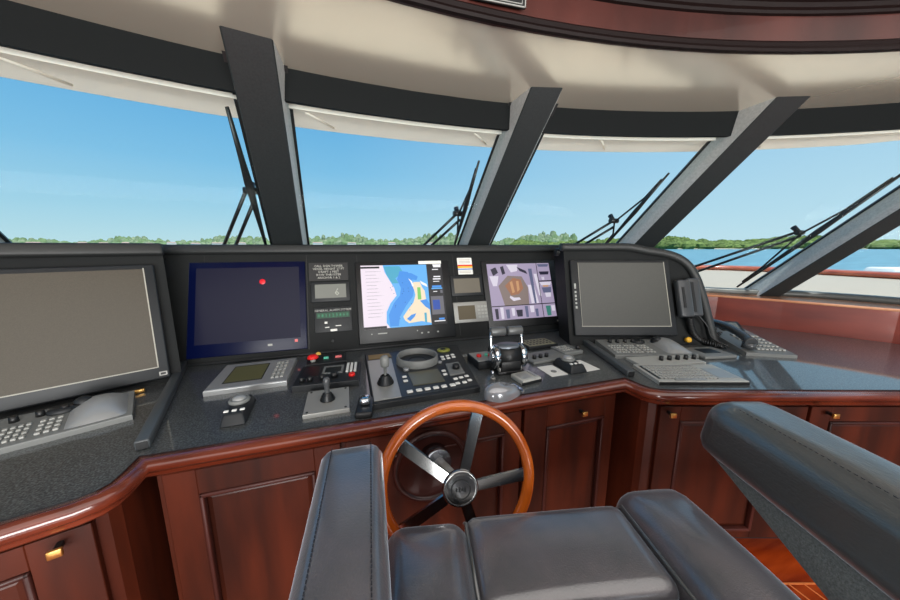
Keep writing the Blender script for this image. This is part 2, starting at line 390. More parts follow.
# shore: foliage canopy built of crowns along the far bank
def crown(mb,x,y,z,r,h):
    n=7; prof=[(r*.75,0),(r,h*.35),(r*.85,h*.7),(r*.45,h*.95),(.01,h)]
    ph=random.random()*6; vs=[];fs=[]
    for rr,zz in prof:
        for k in range(n):
            t=2*PI*k/n+ph; j=1+random.uniform(-.18,.18); vs.append((x+rr*j*math.cos(t),y+rr*j*math.sin(t),z+zz*(1+random.uniform(-.06,.06))))
    for i in range(4):
        for k in range(n): fs.append([i*n+k,i*n+(k+1)%n,(i+1)*n+(k+1)%n,(i+1)*n+k])
    mb.add(vs,fs,False)
def dirp(px,dist):   # bearing of the shore in the ship's frame
    a=math.atan((px-450)/310*math.cos(PIT))+rad(17.7); return dist*math.sin(a),dist*math.cos(a)
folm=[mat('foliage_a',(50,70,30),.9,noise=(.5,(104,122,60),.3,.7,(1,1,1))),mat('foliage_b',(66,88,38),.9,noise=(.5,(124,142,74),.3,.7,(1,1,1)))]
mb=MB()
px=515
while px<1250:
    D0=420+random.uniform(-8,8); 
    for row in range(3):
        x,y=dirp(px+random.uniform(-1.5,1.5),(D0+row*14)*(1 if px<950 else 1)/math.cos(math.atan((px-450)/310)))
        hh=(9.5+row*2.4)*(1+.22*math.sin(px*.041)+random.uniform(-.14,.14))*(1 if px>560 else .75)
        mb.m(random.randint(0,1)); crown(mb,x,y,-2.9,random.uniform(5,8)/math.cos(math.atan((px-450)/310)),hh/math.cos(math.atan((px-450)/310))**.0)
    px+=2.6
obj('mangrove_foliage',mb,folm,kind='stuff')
mb=MB(); px=-420
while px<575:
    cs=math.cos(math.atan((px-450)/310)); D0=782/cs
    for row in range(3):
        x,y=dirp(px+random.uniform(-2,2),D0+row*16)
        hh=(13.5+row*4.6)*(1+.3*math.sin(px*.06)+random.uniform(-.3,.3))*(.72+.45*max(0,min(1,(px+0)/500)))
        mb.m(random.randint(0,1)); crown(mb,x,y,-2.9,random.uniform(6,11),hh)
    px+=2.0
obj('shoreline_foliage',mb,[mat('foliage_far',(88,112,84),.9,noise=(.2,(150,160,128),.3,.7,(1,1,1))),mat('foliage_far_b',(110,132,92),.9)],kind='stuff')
mb=MB(); V=[]
for px in range(-420,1260,20):
    cs=math.cos(math.atan((px-450)/310)); D0=(745 if px<520 else 408)/cs; V.append((px,D0))
vs=[];
for px,D0 in V:
    for dd,zz in ((0,-2.75),(4,-1.9),(120,-1.6)): x,y=dirp(px,D0+dd); vs.append((x,y,zz))
mb.add(vs,[[i*3+k,i*3+k+1,(i+1)*3+k+1,(i+1)*3+k] for i in range(len(V)-1) for k in range(2)]); obj('shore_ground',mb,mat('shore_sand',(176,170,150),.9),kind='structure')
hw=mat('house_wall',(226,220,210),.7); hr_=mat('house_roof',(176,150,140),.8); hwin=mat('house_window',(70,84,96),.3)
hpx=[18,34,60,83,104,126,150,172,196,218,242,318,352,392,430]
for i,px in enumerate(hpx):
    cs=math.cos(math.atan((px-450)/310)); x,y=dirp(px,752/cs); w=random.uniform(13,24); h=random.uniform(8.5,11.0); a=-math.degrees(math.atan2(x,y))
    t=thing('waterfront_house','pale low house with a shallow roof among the trees on the far shore','house',frame((x,y,-1.85),a),'waterfront houses on the far shore')
    mb=MB(); mb.b2(-w/2,-4,0,w/2,4,h); obj('wall',mb,hw,t)
    mb=MB(); mb.add([(-w/2-.6,-4.6,h),(w/2+.6,-4.6,h),(w/2+.6,4.6,h),(-w/2-.6,4.6,h),(-w/2+2,0,h+2),(w/2-2,0,h+2)],[[0,1,5,4],[2,3,4,5],[1,2,5],[3,0,4],[0,3,2,1]]); obj('roof',mb,hr_,t)
    mb=MB()
    for k in range(4): xx=-w/2+w*(k+.5)/4; mb.b2(xx-1,-4.08,1.2,xx+1,-3.98,3.0)
    split('window',mb,hwin,t)

# ------------------------------------------------------------------ worktop and cabinets
def arcpts(c,r,a0,a1,n=6): return [(c[0]+r*math.cos(rad(a0+(a1-a0)*k/n)), c[1]+r*math.sin(rad(a0+(a1-a0)*k/n))) for k in range(n+1)]
uL=Vector((-.953,-.29)).normalized(); uR=Vector((.953,-.31)).normalized()
pL=Vector((-.60,.812)); pR=Vector((1.145,.806))
left=[tuple(pL+uL*2.0),tuple(pL)]+[(-.572,.828),(-.557,.850),(-.553,.88)]+[(-.553,.944)]
rightp=[(1.073,.944),(1.080,.872),(1.090,.842),(1.112,.820)]+[tuple(pR),tuple(pR+uR*1.72)]
FRONT=left+rightp
backR=[(x-.006,y-.003) for x,y in WALL if y>.2 and x>1.9][::-1]
poly=FRONT+backR+[(1.85,1.86),(.318,2.06),(-1.2,1.86)]+[(2*CX-x,y) for x,y in backR[::-1]]
# keep the ends inside the side walls
poly=[(max(-2.35,min(3.0,x)),y) for x,y in poly]
wt=thing('worktop','speckled dark grey stone worktop under the instruments with a mahogany front edge','worktop')
mb=MB(); mb.prism(poly,.722,.76); obj('top',mb,granite,wt)
mb=MB(); pr=[(.012,.700),(-.004,.703),(-.012,.712),(-.012,.722),(-.024,.728),(-.030,.738),(-.030,.750),(-.024,.759),(-.012,.7635),(.006,.7635),(.006,.7)]
mb.sweep(FRONT,pr,smooth=True); obj('nosing',mb,mahog_h,wt)
mb=MB(); mb.sweep(FRONT,[(.004,.76),(.004,.7642),(.0065,.7642),(.0065,.76)]); obj('edge_inlay',mb,blackp,wt)
def door_parts(par, F, x0, x1, z0, z1, pan, knob=None, hinge=None):
    """door lies in plane y=0 of F, facing -y"""
    px0,pz0,px1,pz1=pan
    mb=MB()
    for (a,b,c,d) in ((x0,z0,px0,z1),(px1,z0,x1,z1),(px0,z0,px1,pz0),(px0,pz1,px1,z1)): mb.b2(a,-.020,b,c,0,d,.0015,1)
    dr=obj('door',mb,mahog,par,F)
    mb=MB(); g=.022
    for (a,b,c,d) in ((px0,pz0,px0+.012,pz1),(px1-.012,pz0,px1,pz1),(px0,pz0,px1,pz0+.012),(px0,pz1-.012,px1,pz1)): mb.b2(a,-.026,b,c,-.002,d,.004,2)
    obj('moulding',mb,mahog_d,dr)
    mb=MB(); A=(px0+.010,pz0+.010,px1-.010,pz1-.010); B=(A[0]+.016,A[1]+.016,A[2]-.016,A[3]-.016)
    vs=[(A[0],-.004,A[1]),(A[2],-.004,A[1]),(A[2],-.004,A[3]),(A[0],-.004,A[3]),(B[0],-.011,B[1]),(B[2],-.011,B[1]),(B[2],-.011,B[3]),(B[0],-.011,B[3])]
    mb.add(vs,[[4,5,6,7],[0,1,5,4],[1,2,6,5],[2,3,7,6],[3,0,4,7]]); obj('panel',mb,mahog,dr)
    if knob:
        kx,kz=knob; mb=MB(); mb.b2(kx-.005,-.045,kz-.005,kx+.005,-.020,kz+.005); mb.m(1); mb.b2(kx-.0115,-.054,kz-.0095,kx+.0115,-.045,kz+.0095,.002,2)
        obj('handle',mb,[blackp,brass],dr,label='square brass handle')
    return dr
def cabinet(label, body, doors, F, name='cabinet', plinth=None):
    c=thing(name,label,'cabinet')
    mb=MB(); mb.prism(body,.07,.70); obj('body',mb,mahog,c)
    mb=MB(); mb.prism(plinth,0,.07); obj('plinth',mb,mat('plinth_dark',(30,14,12),.6),c)
    for d in doors: door_parts(c,F,*d)
    return c
# centre
ycf=.978
centre_cab=cabinet('mahogany centre cabinet behind the steering wheel, with three panelled doors',
  [(-.545,ycf),(1.068,ycf),(1.068,1.55),(-.545,1.55)],
  [(-.525,-.062,.09,.69,(-.447,.125,-.140,.612),None),(-.047,.592,.09,.69,(.03,.125,.522,.612),None),(.607,1.048,.09,.69,(.708,.125,.992,.600),(.866,.645))],
  frame((0,ycf,0)),plinth=[(-.52,ycf+.06),(1.04,ycf+.06),(1.04,1.5),(-.52,1.5)])
def wing(u,p,sgn,label,knobs):
    n=Vector((-u.y,u.x)) if sgn>0 else Vector((u.y,-u.x))
    q=p+n*.03
    jog=[(1.092,.95),(1.094,.878),(1.106,.854),(1.128,.838)] if sgn>0 else [(-.570,.95),(-.572,.886),(-.584,.862),(-.606,.846)]
    far=q+u*(1.62 if sgn>0 else 1.45)
    body=[tuple(q+u*.02)]+[tuple(far),tuple(far+n*.5)]+[(jog[0][0],1.3)]+jog
    if sgn<0: body=body[::-1]
    ang=math.degrees(math.atan2(u.y,u.x)) if sgn>0 else math.degrees(math.atan2(-u.y,-u.x))
    F=frame((q.x,q.y,0),ang); D=[]
    for k in knobs:
        a,b,pa,pb,kx=k
        if sgn<0: a,b,pa,pb,kx=-b,-a,-pb,-pa,-kx
        D.append((a,b,.09,.69,(pa,.125,pb,.628),(kx,.668)))
    pl=[tuple(q+u*.05+n*.06),tuple(far+n*.06),tuple(far+n*.45),(jog[0][0]+.03*sgn,1.25)]
    return cabinet(label,body,D,F,plinth=pl)
wing(uR,pR,1,'mahogany side cabinet with brass square handles, behind the charcoal armrest',[(-.018,.558,.062,.42,.012),(.572,1.16,.65,1.08,.632)])
wing(uL,pL,-1,'mahogany side cabinet with a brass square handle, under the large dark monitor',[(-.012,.56,.085,.49,.036),(.575,1.15,.66,1.06,.63)])

# ------------------------------------------------------------------ dash consoles
def prof_body(F,u0,u1,depth_top,v1,mb,back_y=None):
    """solid behind the sloped face from u0 to u1"""
    c=[Vector((u0,0,0)),Vector((u1,0,0)),Vector((u1,v1,0)),Vector((u0,v1,0))]
    w=[F@p for p in c]; b=(F.to_3x3()@Vector((0,1,0))); b.z=0; b.normalize()
    w+= [w[3]+b*depth_top, w[2]+b*depth_top]
    w+= [Vector((w[4].x,w[4].y,w[0].z)), Vector((w[5].x,w[5].y,w[0].z))]
    mb.add(w,[[0,1,2,3],[3,2,5,4],[4,5,7,6],[0,3,4,6],[1,7,5,2],[0,6,7,1]])
V1=.575
cp=thing('instrument_console','dark grey centre console face that holds the two lit displays','console')
mb=MB(); prof_body(FC,-.16,2.2,.10,V1,mb); obj('face',mb,dashm,cp)
mb=MB(); mb.b2(-.17,V1-.035,-.02,2.2,V1+.012,.028,.012,3); mb.box((1.01,V1+.002,-.06),(2.36,.02,.14)); obj('hood',mb,hoodm,cp,FC)
mb=MB(); mb.b2(0,0,.0005,2.06,.012,.006,.002,2); obj('lower_trim',mb,darkp,cp,FC)
mb=MB()
for u in (.075,.535,.795,1.36): mb.b2(u-.0015,.03,.0005,u+.0015,V1-.04,.002)
obj('panel_joint',mb,blackp,cp,FC)
# port wing console
cl=thing('side_console','dark grey angled console housing that carries the large dark monitor beside the blue screen','console')
mb=MB(); prof_body(FL_,-1.35,.055,.12,V1+.005,mb); obj('face',mb,dashm,cl)
mb=MB(); mb.b2(-1.36,V1-.035,-.02,.06,V1+.016,.03,.012,3); mb.box((-.65,V1+.006,-.06),(1.42,.02,.14)); obj('hood',mb,hoodm,cl,FL_)
# starboard wing console with rounded outer corner
cs=thing('side_console','dark grey angled console housing with a thick rounded rim beside the handset','console')
UE=(0.572, 0.056)
ue=UE[0]-.01; r=.16
rc=[(0.642, -0.006),(0.626, 0.113),(0.609, 0.275),(0.585, 0.395),(0.538, 0.480),(0.449, 0.529),(0.315, 0.554)]
rc=[(u,min(v,V1)) for u,v in rc]
out=[(-.17,0),(rc[0][0],0)]+rc+[(-.17,V1)]
mb=MB(); mb.prism(out,-.16,0); obj('face',mb,dashm,cs,FR_)
rimp=[(rc[0][0]+.005,.0,0)]+[(u,v,0) for u,v in rc]+[(.2,V1,0),(-.02,V1,0),(-.19,V1,0)]
mb=MB(); P=smooth_path([(x,y,.008) for x,y,_ in rimp],4); mb.tube(P,.024,12,flat=1.0); P2=[p+Vector((0,0,-.09)) for p in P]; mb.tube(P2,.024,8)
vs=[];
for p in P: vs+= [p+(Vector((0,0,0))),p+Vector((0,0,-.17))]
mb.add([v+Vector((0.0,0.0,0)) for v in vs],[[2*i,2*i+1,2*i+3,2*i+2] for i in range(len(P)-1)],True)
obj('rim',mb,hoodm,cs,FR_)

# ------------------------------------------------------------------ monitors
def rect(mb,r,z0,z1,bev=0,seg=2): mb.b2(r[0],r[1],z0,r[2],r[3],z1,bev,seg)
def grow(r,d): return (r[0]-d,r[1]-d,r[2]+d,r[3]+d)
# large monitor, port side
q0=(-0.002, 0.474); q1=(-0.026, 0.065)
R1=(-.535,q1[1],(q0[0]+q1[0])/2,q0[1])
t=thing('monitor','largest monitor, with a blank brown grey screen, above the silver trackball mound','monitor',FL_)
mb=MB(); rect(mb,(R1[0]-.04,R1[1]-.05,R1[2]+.035,R1[3]+.02),.001,.03,.006); obj('bezel',mb,mat('monitor_bezel',(28,31,34),.5),t)
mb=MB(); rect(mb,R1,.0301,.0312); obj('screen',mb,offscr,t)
mb=MB(); g=.004
for a in ((R1[0]-g,R1[1]-g,R1[2]+g,R1[1]),(R1[2],R1[1]-g,R1[2]+g,R1[3]+g)): rect(mb,a,.0301,.033)
obj('screen_edge',mb,trimg,t)
mb=MB(); mb.b2(R1[2]+.002,R1[1]-.038,.030,R1[2]+.026,R1[1]-.022,.0315); mb.m(1); mb.b2(R1[2]+.006,R1[1]-.034,.0314,R1[2]+.022,R1[1]-.026,.032); obj('badge',mb,[steel,blackp],t)
# slot strip between
t=thing('vent_slot','narrow dark recessed slot panel between the large monitor and the blue screen','vent',FC)
mb=MB(); mb.b2(.012,.10,.0,.052,.50,.004,.001,1); obj('plate',mb,darkp,t); mb=MB(); mb.b2(.018,.17,.004,.042,.33,.006); obj('slot',mb,blackp,t)
# blue screen
RB=(0.015, 0.035, 0.528, 0.497)
t=thing('monitor','dark monitor showing an almost blank deep blue screen','monitor',FC)
mb=MB(); rect(mb,RB,.001,.008,.003); obj('bezel',mb,mat('blue_bezel',(8,18,62),.3,emit=.5,spec=.2),t)
ins=(RB[0]+.03,RB[1]+.06,RB[2]-.03,RB[3]-.03)
mb=MB(); rect(mb,ins,.0081,.0085); obj('screen',mb,mat('blue_screen',(28,29,50),.3,emit=.9,spec=.2),t)
mb=MB(); xx=(RB[0]+RB[2])/2+.09; yy=RB[1]+.035
mb.b2(xx-.012,yy-.006,.008,xx+.008,yy+.004,.0088); mb.m(1); mb.box((RB[2]-.05,yy+.01,.0085),(.014,.014,.001)); split('button',mb,[lgrey,pinkp],t)
mb=MB(); rl=(0.328, 0.392); mb.dome((rl[0],rl[1],.0084),.014,.002,16,3); obj('red_reflection_spot',mb,mat('red_reflection',(230,20,40),.3,emit=1.0),t)  # reflection of a red light in the screen, painted as a glowing spot
# chart display
RCH=(0.811, 0.106, 1.282, 0.466); RBZ=(0.783, 0.027, 1.328, 0.487)
RBZ=(RBZ[0],min(RBZ[1],RCH[1]-.06),RBZ[2],RCH[3]+.02)
t=thing('chart_display','lit display showing a blue and cream nautical chart','monitor',FC)
mb=MB(); rect(mb,RBZ,.001,.010,.004); obj('bezel',mb,blackp,t)
mb=MB(); x0,y0,x1,y1=RCH; W=x1-x0; H=y1-y0
def E(n,c,e=.75): return mat(n,c,.35,emit=1.0 if e>.4 else .8)
cm=[E('chart_pale',(226,214,226)),E('chart_deep',(58,138,220)),E('chart_mid',(92,170,232)),E('chart_teal',(66,160,190)),E('chart_land',(232,214,186)),E('chart_green',(116,190,96)),E('chart_black',(16,18,26),.3),E('chart_white',(236,236,240)),E('chart_grey',(96,96,104),.5),E('chart_navy',(24,70,160))]
def pg(i,pts,z):
    mb.m(i); mb.add([(x0+W*a,y1-H*b,z) for a,b in pts],[list(range(len(pts)))[::-1]])
Z0=.0102
pg(0,[(0,0),(.80,0),(.80,1),(0,1)],Z0)
pg(2,[(.26,0),(.80,0),(.80,1),(.30,1),(.26,.92),(.27,.75),(.32,.62),(.40,.50),(.38,.38),(.33,.25),(.28,.12)],Z0+.0003)
pg(3,[(.27,.02),(.46,.02),(.50,.12),(.40,.22),(.44,.30),(.36,.30),(.30,.16)],Z0+.0006)
pg(1,[(.46,.10),(.56,.12),(.60,.22),(.62,.40),(.60,.52),(.50,.68),(.42,.84),(.40,.98),(.30,.98),(.29,.80),(.36,.62),(.44,.50),(.46,.38),(.42,.24)],Z0+.0008)
pg(1,[(.48,.13),(.60,.14),(.68,.20),(.66,.26),(.56,.24),(.48,.20)],Z0+.001)
pg(4,[(.60,.34),(.62,.29),(.70,.29),(.72,.38),(.75,.44),(.76,.62),(.79,.74),(.80,.98),(.55,.98),(.48,.90),(.46,.84),(.52,.74),(.60,.62),(.63,.50),(.62,.42)],Z0+.0012)
pg(7,[(.56,.23),(.60,.27),(.62,.35),(.60,.36),(.585,.29)],Z0+.0014)
pg(7,[(.70,.27),(.78,.33),(.79,.38),(.72,.33)],Z0+.0014)
pg(5,[(.66,.38),(.70,.38),(.70,.58),(.655,.58)],Z0+.0015)
pg(1,[(.68,.60),(.76,.58),(.80,.66),(.80,.76),(.74,.70)],Z0+.0016)
pg(1,[(.50,.88),(.56,.82),(.62,.80),(.60,.85),(.54,.92)],Z0+.0016)
pg(3,[(.72,.80),(.75,.80),(.745,.96),(.72,.95)],Z0+.0016)
pg(2,[(.52,.95),(.68,.93),(.80,.97),(.80,1),(.52,1)],Z0+.0016)
pg(6,[(.80,0),(1,0),(1,1),(.80,1)],Z0+.0004)
pg(7,[(.88,0),(.99,0),(.985,.05),(.89,.05)],Z0+.0008)
for k,(a,b,w,h,i) in enumerate(((.87,.08,.08,.015,7),(.88,.20,.09,.02,7),(.87,.24,.10,.02,7),(.87,.285,.08,.012,7),(.85,.36,.12,.035,1),(.84,.40,.14,.02,2),(.86,.455,.05,.012,7),(.95,.44,.03,.05,8),(.82,.54,.16,.30,8),(.84,.60,.09,.16,9),(.90,.90,.07,.03,1),(.84,.94,.14,.015,7))):
    pg(i,[(a,b),(a+w,b),(a+w,b+h),(a,b+h)],Z0+.0009+.0001*k)
pg(6,[(0,.02),(.22,.02),(.22,.05),(0,.05)],Z0+.0006); pg(6,[(0,.965),(.26,.965),(.26,1),(0,1)],Z0+.002)
for k in range(16): a=.32+.26*random.random(); b=.18+.7*random.random(); pg(9,[(a,b),(a+.008,b),(a+.008,b+.012),(a,b+.012)],Z0+.0022)
for k in range(14): b=.10+.055*k; pg(8,[(.05+.02*random.random(),b),(.17+.1*random.random(),b),(.17,b+.004),(.05,b+.004)],Z0+.0006)
mb.m(7)
obj('screen',mb,cm,t)
mb=MB(); mb.m(0)
for a,w in ((.03,.006),(.06,.05),(.24,.006)): mb.b2(x0+a*1.2,y0-.030,.010,x0+a*1.2+w,y0-.024,.0105)
for a in (.66,.74,.86): mb.b2(x0+W*a,y0-.046,.010,x0+W*a+.010,y0-.038,.0105)
split('button',mb,lgrey,t)
# camera display
RCM=(1.578, 0.099, 2.036, 0.461); RCB=(1.520, 0.029, 2.117, 0.481)
t=thing('camera_display','lit display showing mauve and brown security camera pictures','monitor',FC)
RCB=(RCM[0]-.035,RCM[1]-.05,RCM[2]+.045,RCM[3]+.02)
mb=MB(); rect(mb,RCB,.001,.010,.004); obj('bezel',mb,blackp,t)
x0,y0,x1,y1=RCM; W=x1-x0; H=y1-y0; mb=MB()
cm2=[E('cam_mauve',(158,146,172),.6),E('cam_brown',(150,104,78),.55),E('cam_grey',(126,112,108),.5),E('cam_dark',(46,44,62),.3),E('cam_light',(206,200,214),.65),E('cam_slate',(92,96,124),.5),E('cam_teal',(60,120,110),.5),E('cam_tan',(186,140,100),.6),E('cam_blk',(12,12,16),.05)]
pg(0,[(0,0),(1,0),(1,1),(0,1)],Z0)
pg(2,[(.14,.40),(.30,.22),(.52,.24),(.60,.45),(.58,.75),(.20,.75)],Z0+.0003)
pg(1,[(.24,.40),(.38,.26),(.50,.30),(.52,.46),(.44,.56),(.32,.58)],Z0+.0006)
pg(7,[(.32,.34),(.36,.32),(.38,.52),(.34,.54)],Z0+.0008); pg(7,[(.42,.32),(.46,.32),(.46,.48),(.42,.52)],Z0+.0008)
pg(4,[(.30,.58),(.36,.62),(.44,.62),(.46,.66),(.34,.68),(.29,.62)],Z0+.0008)
pg(3,[(.05,.10),(.13,.06),(.16,.16),(.08,.22)],Z0+.0008); pg(3,[(.20,.06),(.25,.04),(.27,.18),(.22,.20)],Z0+.0008)
pg(4,[(.02,.22),(.16,.22),(.12,.40),(.06,.40)],Z0+.0006); pg(4,[(.30,.02),(.48,.02),(.46,.14),(.36,.16)],Z0+.0006)
pg(3,[(.46,.06),(.60,.14),(.62,.20),(.50,.14)],Z0+.0007); pg(4,[(.60,.40),(.70,.40),(.74,.74),(.62,.74)],Z0+.0006); pg(5,[(.64,.10),(.70,.10),(.70,.74),(.67,.74)],Z0+.0008)
pg(4,[(.72,.20),(.77,.20),(.80,.62),(.76,.60)],Z0+.0008)
pg(8,[(.78,0),(.79,0),(.79,1),(.78,1)],Z0+.0010)
pg(8,[(0,.75),(1,.75),(1,.765),(0,.765)],Z0+.0010)
pg(8,[(.79,.33),(1,.33),(1,.35),(.79,.35)],Z0+.0010)
for (a,b,w,h,i) in ((.80,.02,.19,.05,5),(.81,.16,.17,.06,3),(.80,.24,.19,.08,0),(.84,.26,.05,.06,4),(.80,.36,.19,.06,4),(.84,.42,.1,.03,7),(.82,.46,.16,.10,5),(.86,.56,.10,.08,4),(.80,.66,.19,.08,0),
   (.04,.80,.05,.18,3),(.12,.78,.05,.20,4),(.20,.82,.06,.16,5),(.29,.80,.05,.14,4),(.36,.84,.10,.12,3),(.50,.78,.05,.20,5),(.58,.78,.07,.12,4),(.66,.84,.05,.14,5),(.84,.80,.08,.18,6),(.93,.80,.06,.1,4)):
    pg(i,[(a,b),(a+w,b),(a+w*.9,b+h),(a+.1*w,b+h)],Z0+.0014)
obj('screen',mb,cm2,t)
mb=MB(); mb.b2(x1-.005,y0-.035,.010,x1+.006,y0-.025,.0106); split('button',mb,lgrey,t)
# starboard monitor
q0=(-0.101, 0.477); q1=(-0.098, 0.104); q2=(0.387, 0.473); q3=(0.408, 0.107)
R5=((q0[0]+q1[0])/2,(q1[1]+q3[1])/2,(q2[0]+q3[0])/2,(q0[1]+q2[1])/2)
t=thing('monitor','square dark monitor with a blank matt grey screen, beside the handset','monitor',FR_)
mb=MB(); rect(mb,(R5[0]-.045,R5[1]-.055,R5[2]+.035,R5[3]+.018),.001,.022,.006); obj('bezel',mb,darkp,t)
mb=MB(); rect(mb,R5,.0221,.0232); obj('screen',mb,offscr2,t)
mb=MB()
for a in ((R5[0]-g,R5[1]-g,R5[2]+g,R5[1]),(R5[2],R5[1]-g,R5[2]+g,R5[3]+g),(R5[0]-.002,R5[1],R5[0],R5[3])): rect(mb,a,.0221,.0245)
obj('screen_edge',mb,trimg,t)
mb=MB(); x=R5[0]-.026; 
for k,h in enumerate((.020,.008,.012,.014,.010,.010,.014)): mb.b2(x-.005,R5[1]+.245-k*.022-h,.022,x+.005,R5[1]+.245-k*.022,.0226)
obj('brand_mark',mb,lgrey,t)

# ------------------------------------------------------------------ small instruments on the centre console
def gauge(name,label,cat,r,bez,scr,bm=darkp,sm=lcdg,th=.010,buttons=None,group=None,extra=None):
    t=thing(name,label,cat,FC,group); mb=MB(); rect(mb,r,.001,th,.003); obj(bez,mb,bm,t)
    mb=MB(); rect(mb,scr,th,th+.0008); obj('display',mb,sm,t)
    if buttons: mb=MB(); [mb.b2(*b) for b in buttons]; split('button',mb,lgrey,t)
    return t
RP=(0.546, 0.389, 0.744, 0.488)
t=thing('notice_placard','small black placard with five lines of pale lettering beside the chart display','sign',FC)
mb=MB(); rect(mb,RP,.001,.004); obj('plate',mb,blackp,t)
mb=MB(); cx=(RP[0]+RP[2])/2; hh=(RP[3]-RP[1])
for k,s_ in enumerate(('CALL SIGN TOWER','VESSEL HEIGHT 27 FT','DRAFT 6 FEET','BOW THRUSTER','ANCHOR 1 & 2')): text_mesh(mb,s_,cx,RP[3]-hh*(.24+.165*k),.0043,hh*.17)
obj('lettering',mb,mat('pale_print',(170,170,162),.6),t)
RG=(0.553, 0.271, 0.749, 0.381)
t=gauge('depth_gauge','dark depth gauge with a grey display under the lettered placard','gauge',RG,'case',(RG[0]+.02,RG[1]+.02,RG[2]-.02,RG[3]-.015))
mb=MB(); text_mesh(mb,'6',RG[0]+(RG[2]-RG[0])*.66,(RG[1]+RG[3])/2-.022,.0112,.055); obj('digit',mb,mat('digit_pale',(150,152,142),.5),t)
RA=(0.565, 0.109, 0.752, 0.243)
t=thing('alarm_panel','small dark alarm panel with a green digital readout','gauge',FC)
mb=MB(); rect(mb,RA,.001,.006,.002); obj('case',mb,darkp,t)
mb=MB(); w=RA[2]-RA[0]; h=RA[3]-RA[1]; mb.b2(RA[0]+w*.06,RA[1]+h*.56,.006,RA[2]-w*.06,RA[1]+h*.78,.0066); obj('display',mb,mat('green_lcd',(20,92,62),.3,emit=.5),t)
mb=MB(); [text_mesh(mb,'0 8 1 1 2 3 8 0 0',(RA[0]+RA[2])/2,RA[1]+h*.61,.0068,h*.17)]; obj('readout',mb,mat('green_glow',(60,170,120),.4,emit=.6),t)
mb=MB(); text_mesh(mb,'GENERAL ALARM SYSTEM',(RA[0]+RA[2])/2,RA[1]+h*.83,.0062,h*.12); obj('lettering',mb,lgrey,t)
mb=MB(); mb.box((RA[0]+w*.30,RA[1]+h*.38,.008),(.014,.012,.005),.002); mb.b2(RA[0]+w*.27,RA[1]+h*.18,.006,RA[0]+w*.38,RA[1]+h*.21,.0066); mb.b2(RA[0]+w*.55,RA[1]+h*.22,.006,RA[0]+w*.70,RA[1]+h*.25,.0066); mb.box(((RA[0]+RA[2])/2,RA[1]+h*.07,.008),(.034,.012,.005),.002); split('button',mb,offw,t)
kp=(0.651, 0.062)
mb=MB(); mb.cyl((0,0,0),(0,0,.012),.008,.007); tag(obj('knob',mb,darkp,X=FC@Matrix.Translation((kp[0],kp[1],.001))),'tiny dark round knob below the green alarm readout','knob')
yb=(0.578, -0.001)
mb=MB(); mb.dome((0,0,0),.013,.010,16,4); tag(obj('indicator_lamp',mb,mat('amber_lamp',(240,190,90),.3,emit=.6),X=FC@Matrix.Translation((yb[0],yb[1],.007))),'tiny amber lamp at the foot of the console above the red stop button','lamp')
RS=(1.142, 0.469, 1.281, 0.488)
mb=MB(); rect(mb,RS,.010,.0112); tag(obj('label_strip',mb,offw,X=FC),'narrow white label strip above the chart display','label')
RK=(1.388, 0.401, 1.484, 0.507)
t=thing('sticker','white sticker with red, yellow and blue stripes above the small gauges','sticker',FC)
mb=MB(); rect(mb,RK,.001,.0025); obj('paper',mb,offw,t)
mb=MB(); h=RK[3]-RK[1]
for i,(a,b) in enumerate(((.50,.58),(.38,.50),(.28,.34))): mb.m(i); mb.b2(RK[0],RK[1]+h*a,.0025,RK[2],RK[1]+h*b,.003)
mb.m(3); 
for k in (.86,.76,.68,.18,.10): mb.b2(RK[0]+.01,RK[1]+h*k,.0025,RK[2]-.012,RK[1]+h*(k+.03),.0028)
obj('stripe',mb,[redp,yellowp,mat('blue_print',(40,100,180),.5),mat('grey_print',(170,160,150),.6)],t)
R6=(1.329, 0.265, 1.535, 0.391)
gauge('gauge','small dark framed gauge directly under the striped sticker','gauge',R6,'case',(R6[0]+.02,R6[1]+.018,R6[2]-.018,R6[3]-.018),darkp,mat('gauge_face',(96,90,78),.3))
R7=(1.330, 0.102, 1.550, 0.227)
w=R7[2]-R7[0]; h=R7[3]-R7[1]
gauge('gauge','silver framed gauge with a tan display and small keys, below the dark gauge','gauge',R7,'case',(R7[0]+w*.12,R7[1]+h*.15,R7[0]+w*.62,R7[3]-h*.18),steel,mat('tan_lcd',(150,132,92),.3,emit=.15),buttons=[(R7[0]+w*(.70+.1*i),R7[1]+h*(.18+.17*j),.010,R7[0]+w*(.77+.1*i),R7[1]+h*(.28+.17*j),.0115) for i in range(3) for j in range(4)])

# ------------------------------------------------------------------ rails on the worktop
def bar(name,label,a,b,w=.032,h=.028):
    a=Vector(a); b=Vector(b); d=b-a; L=d.length; ang=math.degrees(math.atan2(d.y,d.x))
    mb=MB(); mb.b2(0,-w/2,0.0005,L,w/2,h,.004,2); mb.m(1); mb.b2(-.003,-w/2+.004,.004,.001,w/2-.004,h-.004)
    return tag(obj(name,mb,[mat('rail_grey',(66,70,72),.35),blackp],X=frame(a,ang)),label,'rail')
bar('divider_rail','dark square divider rail on the worktop beside the silver plotter',(-0.568, 0.985, 0.760),(-0.763, 1.680, 0.760))
bar('divider_rail','dark square divider rail on the worktop beside the grey keyboards',(1.113, 0.952, 0.760),(1.359, 1.742, 0.760))

